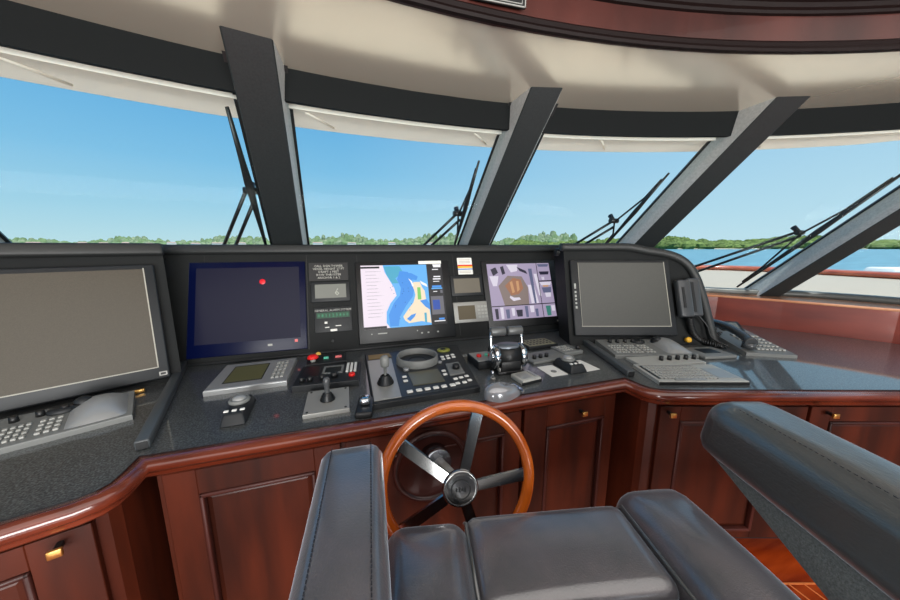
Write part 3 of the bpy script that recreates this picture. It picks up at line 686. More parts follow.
# ------------------------------------------------------------------ instruments lying on the worktop
def keygrid(mb,x0,y0,x1,y1,nx,ny,z0,z1,fill=.72,bev=.001):
    for i in range(nx):
        for j in range(ny):
            cx=x0+(x1-x0)*(i+.5)/nx; cy=y0+(y1-y0)*(j+.5)/ny; w=(x1-x0)/nx*fill; h=(y1-y0)/ny*fill
            mb.box((cx,cy,(z0+z1)/2),(w,h,z1-z0),bev,1)
def trackball_keyboard(label,F,w,d,ball_right=True,nk=4):
    t=thing('radar_keyboard',label,'keyboard',F)
    X=Matrix.Rotation(rad(7),4,'X')
    mb=MB(); mb.prism([(0,0),(w,0),(w,d),(0,d)],0.0,.018,.004,2,X=Matrix.Identity(4)); 
    mb.add([(0,.004,.018),(w,.004,.018),(w,d,.018),(0,d,.018),(0,d,.032),(w,d,.032)],[[0,1,5,4],[4,5,2,3],[0,4,3],[1,2,5]]); obj('case',mb,greyp,t)
    sl=.014/d
    def zz(y): return .018+y*sl
    mb=MB(); bw=.16*min(1,w/.5)
    x1=w-.19 if w>.4 else w*.6
    for (a,b,nx,ny) in ((.02,x1*.40,5,4),(x1*.44,x1*.70,4,4),(x1*.75,x1*.98,3,4)):
        for j in range(ny):
            y=d*(.16+.13*j)
            for i in range(nx):
                xx=a+(b-a)*(i+.5)/nx; mb.box((xx,y,zz(y)+.002),((b-a)/nx*.7,d*.075,.006),.0015,1)
    split('key',mb,lgrey,t)
    for k in range(nk):
        mb=MB(); xx=.06+(x1-.02)*k/nk; y=d*.80; mb.cyl((xx,y,zz(y)-.002),(xx,y,zz(y)+.018),.011,.009,16); obj('knob',mb,blackp,t)
    mb=MB(); y=d*.78; mb.lathe([(.001,.012),(.03,.012),(.034,.006),(.034,0)],24,Matrix.Translation((x1-.015,y,zz(y))),sx=1,sy=.7); obj('dial',mb,darkp,t)
    # palm mound with ball
    mb=MB(); cx=w-.078; cy=d*.5; n=14; vs=[];fs=[]
    for i in range(n+1):
        for j in range(n+1):
            a=-1+2*i/n; b=-1+2*j/n; hgt=.042*(max(0,1-abs(a)**2.6))*(max(0,1-abs(b)**2.2))**.6*(.75+.25*b)
            vs.append((cx+a*.066,cy+b*d*.44,zz(cy+b*d*.44)-.001+hgt))
    fs=[[i*(n+1)+j,(i+1)*(n+1)+j,(i+1)*(n+1)+j+1,i*(n+1)+j+1] for i in range(n) for j in range(n)]
    mb.add(vs,fs,True); obj('palm_rest',mb,silver,t)
    mb=MB(); mb.dome((cx-.035,cy+d*.22,zz(cy)+.026),.022,.016,20,5); mb.m(1); mb.lathe([(.022,.0),(.028,.002),(.028,-.02)],20,Matrix.Translation((cx-.035,cy+d*.22,zz(cy)+.024))); obj('trackball',mb,[darkp,blackp],t)
    return t
ft=((-1.022, 1.028, 0.760), 25.3, 0.364, 0.193, 0.368)
trackball_keyboard('long grey keyboard with a silver trackball mound in front of the large dark monitor',frame(ft[0],ft[1]),ft[2],ft[3])
ft=((1.226, 1.147, 0.760), -16.7, 0.420, 0.213, 0.008)
trackball_keyboard('grey keyboard with a trackball mound behind the flat typing keyboard',frame(ft[0],ft[1]),ft[2],max(.12,ft[3]),nk=5)
# typing keyboard
ft=((1.155, 0.858, 0.760), -17.7, 0.361, 0.182, 0.038)
w,d=ft[2],ft[3]
t=thing('typing_keyboard','flat silver grey typing keyboard at the corner of the worktop','keyboard',frame(ft[0],ft[1]))
mb=MB(); mb.prism([(0,0),(w,0),(w,d),(0,d)],0,.016,.003); obj('case',mb,lgrey,t)
mb=MB(); mb.b2(.0,.0,0.0,w,-.004,.012); obj('front_edge',mb,blackp,t)
mb=MB(); 
for j in range(5):
    for i in range(15): mb.box((.02+(w*.70-.02)*(i+.5)/15,d*(.18+.15*j),.018),((w*.70-.02)/15*.78,d*.115,.005),.001,1)
split('key',mb,lgrey,t)
mb=MB(); mb.b2(.012,d*.12,.0155,w*.715,d*.90,.0165); obj('key_bed',mb,darkp,t)
mb=MB(); mb.b2(w*.74,d*.15,.016,w*.97,d*.72,.0175); mb.b2(w*.20,d*.03,.016,w*.55,d*.10,.020); split('touch_pad',mb,silver,t)
ft=((1.241, 1.015, 0.760), -11.4, 0.329, 0.106, 0.018)
w,d=ft[2],ft[3]
t=thing('control_panel','light grey strip with five black knobs behind the typing keyboard','panel',frame(ft[0],ft[1]))
mb=MB(); mb.prism([(0,0),(w,0),(w,d),(0,d)],0,.014,.003); obj('case',mb,lgrey,t)
for k in range(5): mb=MB(); x=w*(.42+.13*k); mb.cyl((x,d*.45,.014),(x,d*.45,.034),.010,.009,16); obj('knob',mb,blackp,t)
# silver plotter
ft=((-0.545, 1.295, 0.760), 2.5, 0.278, 0.275, -0.030)
w,d=ft[2],ft[3]; sk=ft[4]
t=thing('plotter','flat silver plotter with an olive display and a column of keys','instrument',frame(ft[0],ft[1]))
mb=MB(); mb.prism([(0,0),(w,0),(w+.01,d),(.0,d)],0,.022,.006,3); obj('case',mb,silver,t)
mb=MB(); mb.b2(w*.18,d*.20,.0215,w*.64,d*.82,.023); obj('display',mb,lcd,t)
mb=MB(); mb.b2(w*.165,d*.17,.021,w*.655,d*.85,.0225); obj('display_frame',mb,darkp,t)
mb=MB(); keygrid(mb,w*.76,d*.14,w*.94,d*.88,3,5,.021,.026,.7); split('key',mb,lgrey,t)
def puck(label,ft,lights=True):
    w,d=ft[2],ft[3]; t=thing('trackball_control',label,'controller',frame(ft[0],ft[1]))
    mb=MB(); mb.box((w/2,d/2,.017),(w,d,.034),.006,3,taper=(.72,.78)); obj('case',mb,darkp,t)
    mb=MB(); cx,cy=w/2,d*.60; mb.lathe([(.030,0),(.032,.006),(.028,.012),(.024,.012),(.022,.008)],28,Matrix.Translation((cx,cy,.034))); obj('collar',mb,greyp,t)
    mb=MB(); mb.dome((cx,cy,.040),.023,.016,20,5); obj('ball',mb,silver,t)
    mb=MB(); [mb.box((cx-.022+.022*k,d*.22,.036),(.013,.010,.004),.001,1) for k in range(3)]; split('button',mb,offw,t)
puck('dark grey trackball control standing alone on the worktop in front of the silver plotter',((-0.410, 1.035, 0.760), 3.9, 0.073, 0.173, -0.016))
puck('dark grey trackball control beside the divider rail and white labels',((0.884, 1.047, 0.760), -0.2, 0.090, 0.138, 0.047))
# control panel A and B
ft=((-0.237, 1.230, 0.760), -3.6, 0.245, 0.203, -0.035)
w,d=ft[2],ft[3]
t=thing('control_panel','black control panel with small knobs and silver keys behind the short joystick','panel',frame(ft[0],ft[1]))
mb=MB(); mb.prism([(0,0),(w,0),(w,d),(0,d)],0,.026,.003); obj('case',mb,darkp,t)
mb=MB(); mb.b2(w*.07,d*.35,.026,w*.33,d*.9,.027); mb.m(1); mb.b2(w*.38,d*.45,.026,w*.72,d*.88,.0275); mb.m(0); mb.b2(w*.42,d*.52,.0275,w*.68,d*.80,.028); obj('face_plate',mb,[blackp,greyp],t)
mb=MB(); [mb.b2(w*(.77+.065*k),d*.45,.026,w*(.81+.065*k),d*.92,.032) for k in range(3)]; split('key',mb,offw,t)
for x,y,r in ((.12,.16,.011),(.24,.17,.011),(.42,.2,.010),(.60,.28,.016)):
    mb=MB(); mb.cyl((w*x,d*y,.026),(w*x,d*y,.046),r,r*.85,16); obj('knob',mb,blackp,t)
mb=MB(); mb.cyl((w*.88,d*.26,.026),(w*.88,d*.26,.036),.013,.012,16); obj('knob',mb,redp,t,label='red knob')
ft=((-0.212, 1.436, 0.760), 2.1, 0.171, 0.123, -0.004)
w,d=ft[2],ft[3]
t=thing('control_panel','small dark switch panel with a red stop button, a green key and a red key','panel',frame(ft[0],ft[1]))
mb=MB(); mb.prism([(0,0),(w,0),(w,d),(0,d)],0,.030,.002); obj('case',mb,darkp,t)
mb=MB(); mb.cyl((w*.16,d*.3,.03),(w*.16,d*.3,.045),.011,.011,16); mb.m(1); mb.lathe([(.001,.062),(.017,.060),(.024,.052),(.024,.046),(.012,.044)],24,Matrix.Translation((w*.16,d*.3,0))); obj('stop_button',mb,[lgrey,redp],t)
mb=MB(); mb.box((w*.48,d*.5,.033),(.022,.018,.008),.002); obj('button',mb,greenp,t,label='green key')
mb=MB(); mb.box((w*.80,d*.5,.033),(.030,.018,.008),.002); obj('button',mb,pinkp,t,label='red key')
# joystick plate
def stick(t,x,y,z,s=1,tilt=0,twopiece=False):
    mb=MB(); prof=[(.027,0),(.028,.004),(.023,.007),(.025,.011),(.020,.014),(.022,.018),(.016,.022),(.017,.026),(.012,.03)]
    mb.lathe([(r*s,h*s) for r,h in prof],24,Matrix.Translation((x,y,z))); obj('boot',mb,blackp,t)
    mb=MB()
    if twopiece: prof=[(.005,.03),(.005,.058),(.013,.06),(.015,.068),(.015,.088),(.010,.096),(.001,.098)]
    else: prof=[(.010,.03),(.009,.050),(.011,.060),(.013,.072),(.012,.084),(.008,.09),(.001,.091)]
    mb.lathe([(r*s,h*s) for r,h in prof],20,Matrix.Translation((x,y,z))); obj('stick',mb,mat('stick_grey',(70,72,74),.3) if not twopiece else greyp,t)
ft=((-0.173, 1.018, 0.760), 0.8, 0.144, 0.172, -0.015)
w,d=ft[2],ft[3]
t=thing('joystick_plate','short black joystick on a square pale steel plate','controller',frame(ft[0],ft[1]))
mb=MB(); mb.prism([(0,0),(w,0),(w,d),(0,d)],0,.014,.002); obj('plate',mb,steel,t)
mb=MB(); [mb.cyl((x,y,.014),(x,y,.016),.004,.004,10) for x in (.012,w-.012) for y in (.012,d-.012)]; split('screw',mb,darkp,t)
stick(t,w*.50,d*.5,.014,.92)
ft=((-0.014, 0.964, 0.760), -8.7, 0.056, 0.113, -0.012)
w,d=ft[2],ft[3]
t=thing('thruster_knob','small chrome lever knob on a black base between the two joystick plates','controller',frame(ft[0],ft[1]))
mb=MB(); mb.box((w/2,d/2,.011),(w,d,.022),.006,3); obj('base',mb,blackp,t)
mb=MB(); mb.box((w/2,d*.55,.034),(w*.62,d*.36,.026),.010,4); obj('lever',mb,chrome,t)
# autopilot panel with compass ring
ft=((0.047, 1.006, 0.760), 1.6, 0.398, 0.512, 0.011)
w,d,sk=ft[2],ft[3],ft[4]
A=((0.047, 1.006, 0.760), 1.6, 0.398, 0.460, 0.494)
sk2=A[4]-w
t=thing('autopilot_panel','wide dark autopilot panel with a compass ring, a long-stemmed joystick and white keys','panel',frame(ft[0],ft[1]))
def sx_(u,v): return (sk*v+(w+(sk2-sk)*v)*u, d*v)     # slightly tapering plan
C4=[sx_(0,0),sx_(1,0),sx_(1,1),sx_(0,1)]
mb=MB(); mb.prism(C4,0,.022,.003); obj('case',mb,darkp,t)
mb=MB(); mb.prism([sx_(.01,.03),sx_(.99,.03),sx_(.99,.97),sx_(.01,.97)],.022,.0235); obj('face_plate',mb,mat('panel_black',(34,36,38),.4),t)
mb=MB(); mb.prism([sx_(.015,.03),sx_(.25,.03),sx_(.25,.80),sx_(.015,.80)],.0235,.026,.001); obj('joystick_plate',mb,steel,t)
mb=MB(); mb.prism([sx_(.03,.84),sx_(.26,.84),sx_(.24,.95),sx_(.03,.95)],.0235,.0255); obj('badge',mb,mat('bronze_plate',(130,108,60),.4,metal=.6),t)
p=sx_(.14,.28); stick(t,p[0],p[1],.026,1.15,twopiece=True)
c=sx_(.50,.66)
rr=.093
mb=MB(); TC=Matrix.Translation((c[0],c[1],.022))
mb.lathe([(rr*1.05,0),(rr*1.05,.008),(rr*1.01,.032),(rr*.985,.035),(rr*.955,.033),(rr*.93,.005)],48,TC); obj('compass_ring',mb,greyp,t)
mb=MB(); mb.lathe([(rr*.93,.006),(rr*.8,.005),(.001,.005)],40,TC); mb.m(1); mb.lathe([(rr*.42,.006),(rr*.45,.009),(rr*.48,.006)],32,TC); mb.m(2); mb.b2(c[0]-.022,c[1]-.030,.0285,c[0]+.022,c[1]-.026,.0295); obj('compass_card',mb,[blackp,darkp,lgrey],t)
mb=MB(); p=sx_(.36,.48); mb.cyl((p[0],p[1],.023),(p[0],p[1],.034),.013,.012,16); p=sx_(.72,.55); mb.cyl((p[0],p[1],.023),(p[0],p[1],.032),.010,.009,16); split('knob',mb,silver,t)
mb=MB(); mb.prism([sx_(.385,.17),sx_(.69,.17),sx_(.67,.42),sx_(.37,.42)],.0235,.0265,.001); obj('display',mb,mat('pale_lcd',(160,156,128),.3,emit=.1),t)
mb=MB()
for u in (.335,.42,.50,.58,.66,.745): p=sx_(u,.085); mb.box((p[0],p[1],.026),(.022,.018,.006),.002,1)
for u,v in ((.325,.27),(.325,.35),(.72,.36),(.72,.29),(.80,.10),(.80,.18),(.86,.19),(.92,.20),(.93,.12),(.87,.10),(.77,.68),(.83,.69),(.89,.70),(.77,.62),(.83,.63),(.89,.64)): p=sx_(u,v); mb.box((p[0],p[1],.026),(.018,.014,.006),.002,1)
split('key',mb,offw,t)
mb=MB(); mb.prism([sx_(.76,.25),sx_(.92,.26),sx_(.91,.50),sx_(.77,.49)],.0235,.030,.002); mb.m(1); p=sx_(.85,.36); mb.cyl((p[0],p[1],.030),(p[0],p[1],.048),.016,.014,18); obj('course_knob',mb,[greyp,blackp],t)
mb=MB(); p=sx_(.82,.86); mb.lathe([(.001,.008),(.030,.008),(.034,.004),(.034,0)],28,Matrix.Translation((p[0],p[1],.0235)),sy=.85); mb.m(1); mb.lathe([(.001,.012),(.012,.011),(.014,.008)],20,Matrix.Translation((p[0]-.004,p[1],.0235))); obj('rudder_dial',mb,[mat('olive_dial',(120,124,48),.4),blackp],t)
# grey dome mouse
o=(0.515, 0.948, 0.760)
t=thing('computer_mouse','glossy silver grey domed mouse at the front edge of the worktop above the wheel','mouse',frame((o[0],o[1]+.02,.76),10))
mb=MB(); n=20; vs=[];fs=[]
prof=[(1,0),(1.0,.18),(.96,.42),(.84,.68),(.62,.88),(.34,.98),(.01,1.0)]
for k,(r_,z_) in enumerate(prof):
    for j in range(28):
        a=2*PI*j/28; vs.append((.078*r_*math.cos(a)-.012*z_, .045*r_*math.sin(a), (.052*z_)*(1-.12*math.cos(a))))
for i in range(6):
    for j in range(28): fs.append([i*28+j,i*28+(j+1)%28,(i+1)*28+(j+1)%28,(i+1)*28+j])
mb.add(vs,fs,True); obj('shell',mb,mat('mouse_shell',(140,142,146),.2,metal=.35,coat=.6),t)
mb=MB(); [mb.tube([(.052,y,.030),(.066,y,.024),(.075,y*.9,.012)],.0045,8) for y in (-.024,-.008,.010)]; split('button',mb,mat('button_blue_grey',(120,134,160),.2,metal=.4),t)
# raised box with red and green buttons
ft=((0.517, 1.198, 0.760), 4.1, 0.123, 0.261, 0.057)
fa=((0.522, 1.216, 0.790), 2.1, 0.108, 0.131, 0.021)
t=thing('switch_box','raised dark box with a pale top plate, a red button and a green button','panel',frame(fa[0][:2]+(.76,),fa[1]))
w,d=fa[2],max(fa[3],.07)
mb=MB(); mb.box((w/2,d/2,.018),(w,d,.036),.003,2); obj('case',mb,darkp,t)
mb=MB(); mb.box((w/2,d/2,.037),(w*.92,d*.86,.003)); obj('face_plate',mb,steel,t)
mb=MB(); mb.cyl((w*.30,d*.5,.038),(w*.30,d*.5,.048),.012,.011,16); obj('button',mb,redp,t,label='red button')
mb=MB(); mb.cyl((w*.68,d*.5,.038),(w*.68,d*.5,.048),.012,.011,16); obj('button',mb,greenp,t,label='green button')
ea=(0.715, 1.292, 0.800)
t=thing('emergency_button','red emergency button behind the twin throttle lever','button',frame((ea[0],ea[1]+.03,.76)))
mb=MB(); mb.cyl((0,0,0),(0,0,.035),.014,.014,16); obj('stem',mb,lgrey,t)
mb=MB(); mb.lathe([(.012,.034),(.027,.036),(.028,.046),(.020,.054),(.001,.056)],24); obj('cap',mb,redp,t)
# throttle
ta=((0.578, 1.133, 0.760), -5.0, 0.121, 0.155, 0.055)
tx=thing('throttle_control','chrome and black throttle control with an upright twin grip handle','throttle',frame(ta[0],ta[1]))
w=ta[2]; d=.11
mb=MB(); mb.box((w/2,d/2,.008),(w*1.02,d,.016),.004,2); obj('base',mb,blackp,tx)
mb=MB(); mb.box((w/2,d*.25,.022),(w*.9,d*.40,.02),.006,3); obj('plinth',mb,steel,tx)
ax0=(-.004,d*.45,.070); ax1=(w+.004,d*.45,.070); rd=.050
mb=MB(); mb.cyl((.012,d*.45,.070),(w-.012,d*.45,.070),rd,rd,36); mb.b2(.014,d*.45-.05,.016,w-.014,d*.45+.05,.06,.004,2); obj('drum',mb,blackp,tx)
mb=MB(); mb.lathe([(.001,.012),(.055,.011),(.060,.006),(.060,0)],36,Matrix.Translation((w/2,d*.45,.112)),sx=.95*w/.12,sy=.6); obj('top_cap',mb,mat('cap_satin',(104,110,118),.3,metal=.5),tx)
for s_,nm in ((-1,0),(1,1)):
    x=(.0 if s_<0 else w); mb=MB(); mb.cyl((x-.012,d*.45,.070),(x+.012,d*.45,.070),rd*1.08,rd*1.08,36); mb.cyl((x+s_*.012,d*.45,.070),(x+s_*.020,d*.45,.070),rd*.6,rd*.4,24)
    obj('lever_hub',mb,chrome,tx)
    mb=MB(); mb.tube([(x+s_*.012,d*.45,.075),(x+s_*.013,d*.5,.11),(x+s_*.012,d*.58,.15),(x+s_*.008,d*.62,.176)],.010,12,flat=.7); obj('lever_arm',mb,chrome,tx)
mb=MB(); y=d*.62; z=.178
mb.lathe([(.001,0),(.018,.001),(.020,.006),(.020,w*.5+.006),(.018,w*.5+.009),(.001,w*.5+.010)],24,Matrix.Translation((-.016,y,z))@Matrix.Rotation(PI/2,4,'Y')); obj('grip',mb,mat('grip_grey',(96,98,98),.35,metal=.4),tx)
mb=MB(); mb.lathe([(.001,0),(.018,.001),(.020,.006),(.020,w*.5+.006),(.018,w*.5+.009),(.001,w*.5+.010)],24,Matrix.Translation((w/2+.004,y,z))@Matrix.Rotation(PI/2,4,'Y')); obj('grip',mb,MATS['grip_grey'],tx)
# little toggle beside it
o=(0.544, 1.112, 0.760)
t=thing('toggle_switch','tiny chrome toggle switch on the worktop in front of the throttle','switch',frame(o))
mb=MB(); mb.cyl((0,0,0),(0,0,.008),.012,.010,16); obj('collar',mb,steel,t); mb=MB(); mb.cyl((0,0,.008),(0,.006,.035),.004,.006,12); obj('lever',mb,chrome,t)
# small silver box beside the mouse
ft=((0.630, 1.016, 0.760), 8.2, 0.095, 0.083, 0.003)
t=thing('remote_control','small silver grey remote lying between the mouse and the throttle','remote',frame(ft[0],ft[1]))
w,d=ft[2],ft[3]
mb=MB(); mb.box((w/2,d/2,.010),(w,d,.020),.004,2); obj('case',mb,lgrey,t); mb=MB(); mb.b2(-.001,-.001,.0,w+.001,.004,.012); obj('front_edge',mb,blackp,t)
mb=MB(); mb.b2(w*.12,d*.2,.020,w*.60,d*.8,.0212); mb.b2(w*.78,d*.15,.020,w*.9,d*.85,.023,.001,1); split('button',mb,silver,t)
# white labels
ft=((0.793, 1.054, 0.760), 0.8, 0.082, 0.111, 0.017)
mb=MB(); mb.b2(0,0,0.0004,ft[2],ft[3],.002); mb.m(1); mb.cyl((ft[2]*.5,ft[3]*.4,.002),(ft[2]*.5,ft[3]*.4,.0035),.013,.013,20)
tag(obj('white_card',mb,[offw,greyp],X=frame(ft[0],ft[1])),'white card with a dark round mark between the remote and the trackball control','card')
ft=((0.969, 1.054, 0.760), 2.8, 0.081, 0.122, 0.055)
mb=MB(); mb.b2(0,0,0.0004,ft[2],ft[3],.0018); tag(obj('white_card',mb,offw,X=frame(ft[0],ft[1])),'plain white card half under the trackball control beside the divider rail','card')
# flat panel behind, white ledge plate and switch strip
ft=((0.880, 1.375, 0.760), 2.8, 0.189, 0.121, 0.070)
t=thing('keypad','flat olive grey keypad at the foot of the camera display','panel',frame(ft[0],ft[1]))
w,d=ft[2],max(ft[3],.05)
mb=MB(); mb.box((w/2,d/2,.010),(w,d,.020),.003,2); obj('case',mb,darkp,t); mb=MB(); mb.box((w/2,d/2,.0205),(w*.9,d*.86,.002)); obj('face_plate',mb,mat('olive_plate',(120,118,96),.5),t)
mb=MB(); keygrid(mb,w*.1,d*.15,w*.9,d*.85,7,3,.021,.024,.45); split('key',mb,blackp,t)
RW=(1.792, -0.044, 2.049, -0.013)
mb=MB(); rect(mb,RW,.001,.004); tag(obj('label_plate',mb,mat('cream_plate',(170,168,154),.5),X=FC),'long pale plate on the console foot below the camera display','label')
ft=((0.795, 1.195, 0.760), 4.7, 0.242, 0.123, 0.057)
t=thing('control_panel','dark grey strip with three black knobs behind the white card','panel',frame(ft[0],ft[1]))
w,d=ft[2],max(.05,ft[3])
mb=MB(); mb.box((w/2,d/2,.006),(w,d,.012),.003,2); obj('case',mb,greyp,t)
for k in range(3): mb=MB(); x=w*(.14+.15*k); mb.cyl((x,d*.35,.012),(x,d*.35,.030),.010,.009,16); obj('knob',mb,blackp,t)
ft=((1.003, 1.241, 0.760), 4.2, 0.118, 0.111, 0.052)
w,d=ft[2],max(ft[3],.05)
t=thing('keypad','small grey keypad with a black corner knob behind the trackball control','panel',frame(ft[0],ft[1]))
mb=MB(); mb.box((w/2,d/2,.010),(w,d,.020),.003,2); obj('case',mb,greyp,t); mb=MB(); keygrid(mb,w*.1,d*.2,w*.7,d*.9,4,3,.019,.023,.6); split('key',mb,lgrey,t); mb=MB(); mb.cyl((w*.9,d*.25,.02),(w*.9,d*.25,.04),.012,.010,16); obj('knob',mb,blackp,t)
# tray
ft=((1.629, 0.997, 0.760), -11.1, 0.179, 0.142, 0.062)
w,d=ft[2],ft[3]
t=thing('pin_tray','shallow dark tray with a sunken middle beside the trackball mound','tray',frame(ft[0],ft[1]))
mb=MB(); mb.box((w/2,d/2,.008),(w,d,.016),.005,3); obj('case',mb,greyp,t); mb=MB(); mb.box((w*.5,d*.55,.0165),(w*.5,d*.45,.002)); obj('well',mb,blackp,t)
# desk phone
ft=((1.896, 0.978, 0.760), -29.1, 0.217, 0.427, 0.135)
w,d=ft[2],ft[3]; A=((1.896, 0.978, 0.760), -29.1, 0.217, 0.566, 0.471)
t=thing('desk_phone','black and silver desk telephone with its receiver on the near side','telephone',frame(ft[0],ft[1]))
mb=MB(); mb.add([(0,0,0),(w,0,0),(w,d,0),(0,d,0),(0,0,.016),(w,0,.016),(w,d,.055),(0,d,.055)],[[0,3,2,1],[4,5,6,7],[0,1,5,4],[1,2,6,5],[2,3,7,6],[3,0,4,7]]); obj('base',mb,greyp,t)
def pz(y): return .016+.039*y/d
XP=Matrix.Rotation(math.atan(.039/d),4,'X')
mb=MB()
for i in range(7):
    for j in range(5): xx=w*(.38+.085*i); yy=d*(.14+.11*j); mb.box((xx,yy,pz(yy)+.003),(w*.06,d*.07,.007),.001,1)
split('key',mb,lgrey,t)
mb=MB(); mb.box((w*.62,d*.86,pz(d*.86)+.012),(w*.52,d*.20,.022),.003,2,X=Matrix.Rotation(.5,4,'X')); mb.m(1); mb.box((w*.62,d*.85,pz(d*.85)+.0235),(w*.36,d*.12,.002),X=Matrix.Rotation(.5,4,'X')); obj('display',mb,[darkp,lcdg],t)
mb=MB(); P=smooth_path([(w*.15,d*.06,.058),(w*.145,d*.18,.078),(w*.14,d*.45,.095),(w*.13,d*.70,.095),(w*.13,d*.86,.082)],5); mb.tube(P,[.027 if (i<3 or i>len(P)-4) else .021 for i in range(len(P))],12,flat=1.25)
mb.cyl((w*.15,d*.10,.03),(w*.15,d*.10,.058),.030,.027,20); mb.cyl((w*.13,d*.82,.05),(w*.13,d*.82,.08),.027,.024,20); obj('receiver',mb,mat('receiver_satin',(66,68,70),.22),t)
# cord of phone
P=smooth_path([(1.905, 1.070, 0.775),(1.885, 1.131, 0.775),(1.981, 1.174, 0.800),(2.162, 1.242, 0.790)],6)
def coil(P,r,turns,wire,mb):
    L=len(P); path=[]
    N=turns*10
    for i in range(N+1):
        f=i/N*(L-1); a=min(int(f),L-2); p=P[a].lerp(P[a+1],f-a); tn=(P[a+1]-P[a]).normalized(); u=tn.orthogonal().normalized(); v=tn.cross(u); th=2*PI*turns*i/N
        path.append(p+u*math.cos(th)*r+v*math.sin(th)*r)
    mb.tube(path,wire,6)
mb=MB(); coil(P,.009,16,.0035,mb); obj('cord',mb,blackp,t,(frame(ft[0],ft[1])).inverted())
# VHF handset on the starboard console
RH=(0.439, 0.153, 0.573, 0.377)
t=thing('radio_handset','boxy grey radio handset hung on the console beside the square monitor','handset',FR_)
x0,y0,x1,y1=RH
w=x1-x0; h=y1-y0
mb=MB(); mb.b2(x0+w*.2,y0+h*.1,.001,x1-w*.1,y1-h*.1,.022,.004); obj('bracket',mb,blackp,t)
mb=MB(); mb.b2(x0,y0,.022,x0+w*.56,y1-.012,.062,.010,3); mb.b2(x0+w*.48,y0+.006,.018,x1,y1,.050,.010,3); obj('body',mb,mat('handset_grey',(62,64,66),.28),t)
mb=MB(); mb.b2(x0+w*.13,y0+h*.22,.061,x0+w*.24,y0+h*.75,.065,.001,1); mb.b2(x0+w*.60,y0+h*.12,.049,x0+w*.72,y0+h*.9,.052,.001,1); obj('grille',mb,blackp,t)
b0=FR_@Vector((x0+w*.45,y0-.005,.035)); pe=Vector((1.865, 1.181, 0.785)); pf=Vector((1.898, 1.090, 0.775))
mb=MB(); m1=b0.lerp(pe,.5)+Vector((-.02,0,-.01)); coil(smooth_path([b0,m1,pe,pf],8),.014,30,.0045,mb); obj('coiled_cord',mb,blackp,t,FR_.inverted())
b1=FR_@Vector((x0+w*.8,y0+.02,.03)); mb=MB(); pm=Vector((1.878, 1.131, 0.810)); mb.tube(smooth_path([b1,b1.lerp(pm,.5)+Vector((.02,0,0)),pm,Vector((1.911, 1.070, 0.780))],6),.005,8); obj('smooth_cable',mb,blackp,t,FR_.inverted())
yk=(0.489, 0.028)
mb=MB(); mb.cyl((0,0,0),(0,0,.02),.012,.014,16); mb.dome((0,0,.02),.016,.010,16,4); tag(obj('selector_knob',mb,yellowp,X=FR_@Matrix.Translation((yk[0],yk[1],.001))),'small yellow knob on the console below the radio handset','knob')
bk=(-0.075, -0.017)
o=(-0.791, 1.406, 0.760)
mb=MB(); mb.box((0,0,.008),(.035,.014,.014),.003,2); tag(obj('brass_catch',mb,brass,X=frame(o,25)),'small brass catch on the worktop under the corner of the large dark monitor','catch')

# ------------------------------------------------------------------ steering wheel
WC=Vector((.264,.752,.637)); TILT=rad(12)
XW=Matrix.Translation(WC)@Matrix.Rotation(rad(-8),4,'Z')@Matrix.Rotation(PI/2-TILT*1.0,4,'X')   # local +z points aft and up towards the driver
wh=thing('steering_wheel','varnished wooden steering wheel with five polished spokes in front of the centre cabinet','wheel',XW)
RW_=.217; rm=.0170
mb=MB(); mb.tube(ring((0,0,0),RW_,72),rm,18,closed=True); obj('rim',mb,wheelw,wh)
HZ=.036
for k in range(5):
    a=rad(-1+72*k); c,s_=math.cos(a),math.sin(a); mb=MB(); X=Matrix.Rotation(a,4,'Z')
    w0,w1=.016,.019; r0,r1=.028,RW_-rm*.5
    vs=[]
    for r_,w_,z_ in ((r0,w0,HZ-.002),(r1,w1,0.0)):
        vs+= [X@Vector((r_,-w_,z_-.003)),X@Vector((r_,w_,z_-.003)),X@Vector((r_,w_-.002,z_+.003)),X@Vector((r_,-w_+.002,z_+.003))]
    mb.add(vs,[[0,1,5,4],[1,2,6,5],[2,3,7,6],[3,0,4,7],[0,3,2,1],[4,5,6,7]]); obj('spoke',mb,spokem,wh)
mb=MB(); mb.lathe([(.001,HZ-.012),(.047,HZ-.012),(.051,HZ-.006),(.051,HZ+.004),(.047,HZ+.009),(.043,HZ+.0065),(.040,HZ+.0068)],40); mb.cyl((0,0,HZ-.004),(0,0,HZ+.0078),.040,.040,40,smooth=False); obj('hub',mb,spokem,wh)
mb=MB(); mb.lathe([(.0255,HZ+.0086),(.027,HZ+.0094),(.0285,HZ+.0086)],40); [mb.box((-.012+.008*i,0,HZ+.0095),(.005,.008+.003*(i%2),.0012)) for i in range(4)]; obj('emblem',mb,darkp,wh)
pb=XW.inverted()@Vector((.240,.972,.575)); 
mb=MB(); mb.tube([(0,0,HZ-.012),tuple(pb)],.019,20); obj('shaft',mb,steel,wh)
mb=MB(); q=Vector((0,0,HZ-.012)).lerp(pb,.66); dd=(pb-Vector((0,0,HZ))).normalized(); mb.cyl(q,q+dd*.06,.042,.052,32); obj('shaft_collar',mb,mat('collar_steel',(170,176,186),.15,metal=1),wh)
XF=Matrix.Translation((.235,.957,.545))@Matrix.Rotation(PI/2,4,'X')
mb=MB(); mb.lathe([(.135,0),(.137,.008),(.128,.014),(.118,.008),(.112,.004),(.001,.004)],56); t=obj('shaft_flange',mb,mahog_d,centre_cab,XF)
mb=MB(); mb.lathe([(.118,.008),(.121,.0145),(.127,.0145)],56); obj('rim_bead',mb,mat('bead_steel',(80,70,70),.3,metal=.8),t)
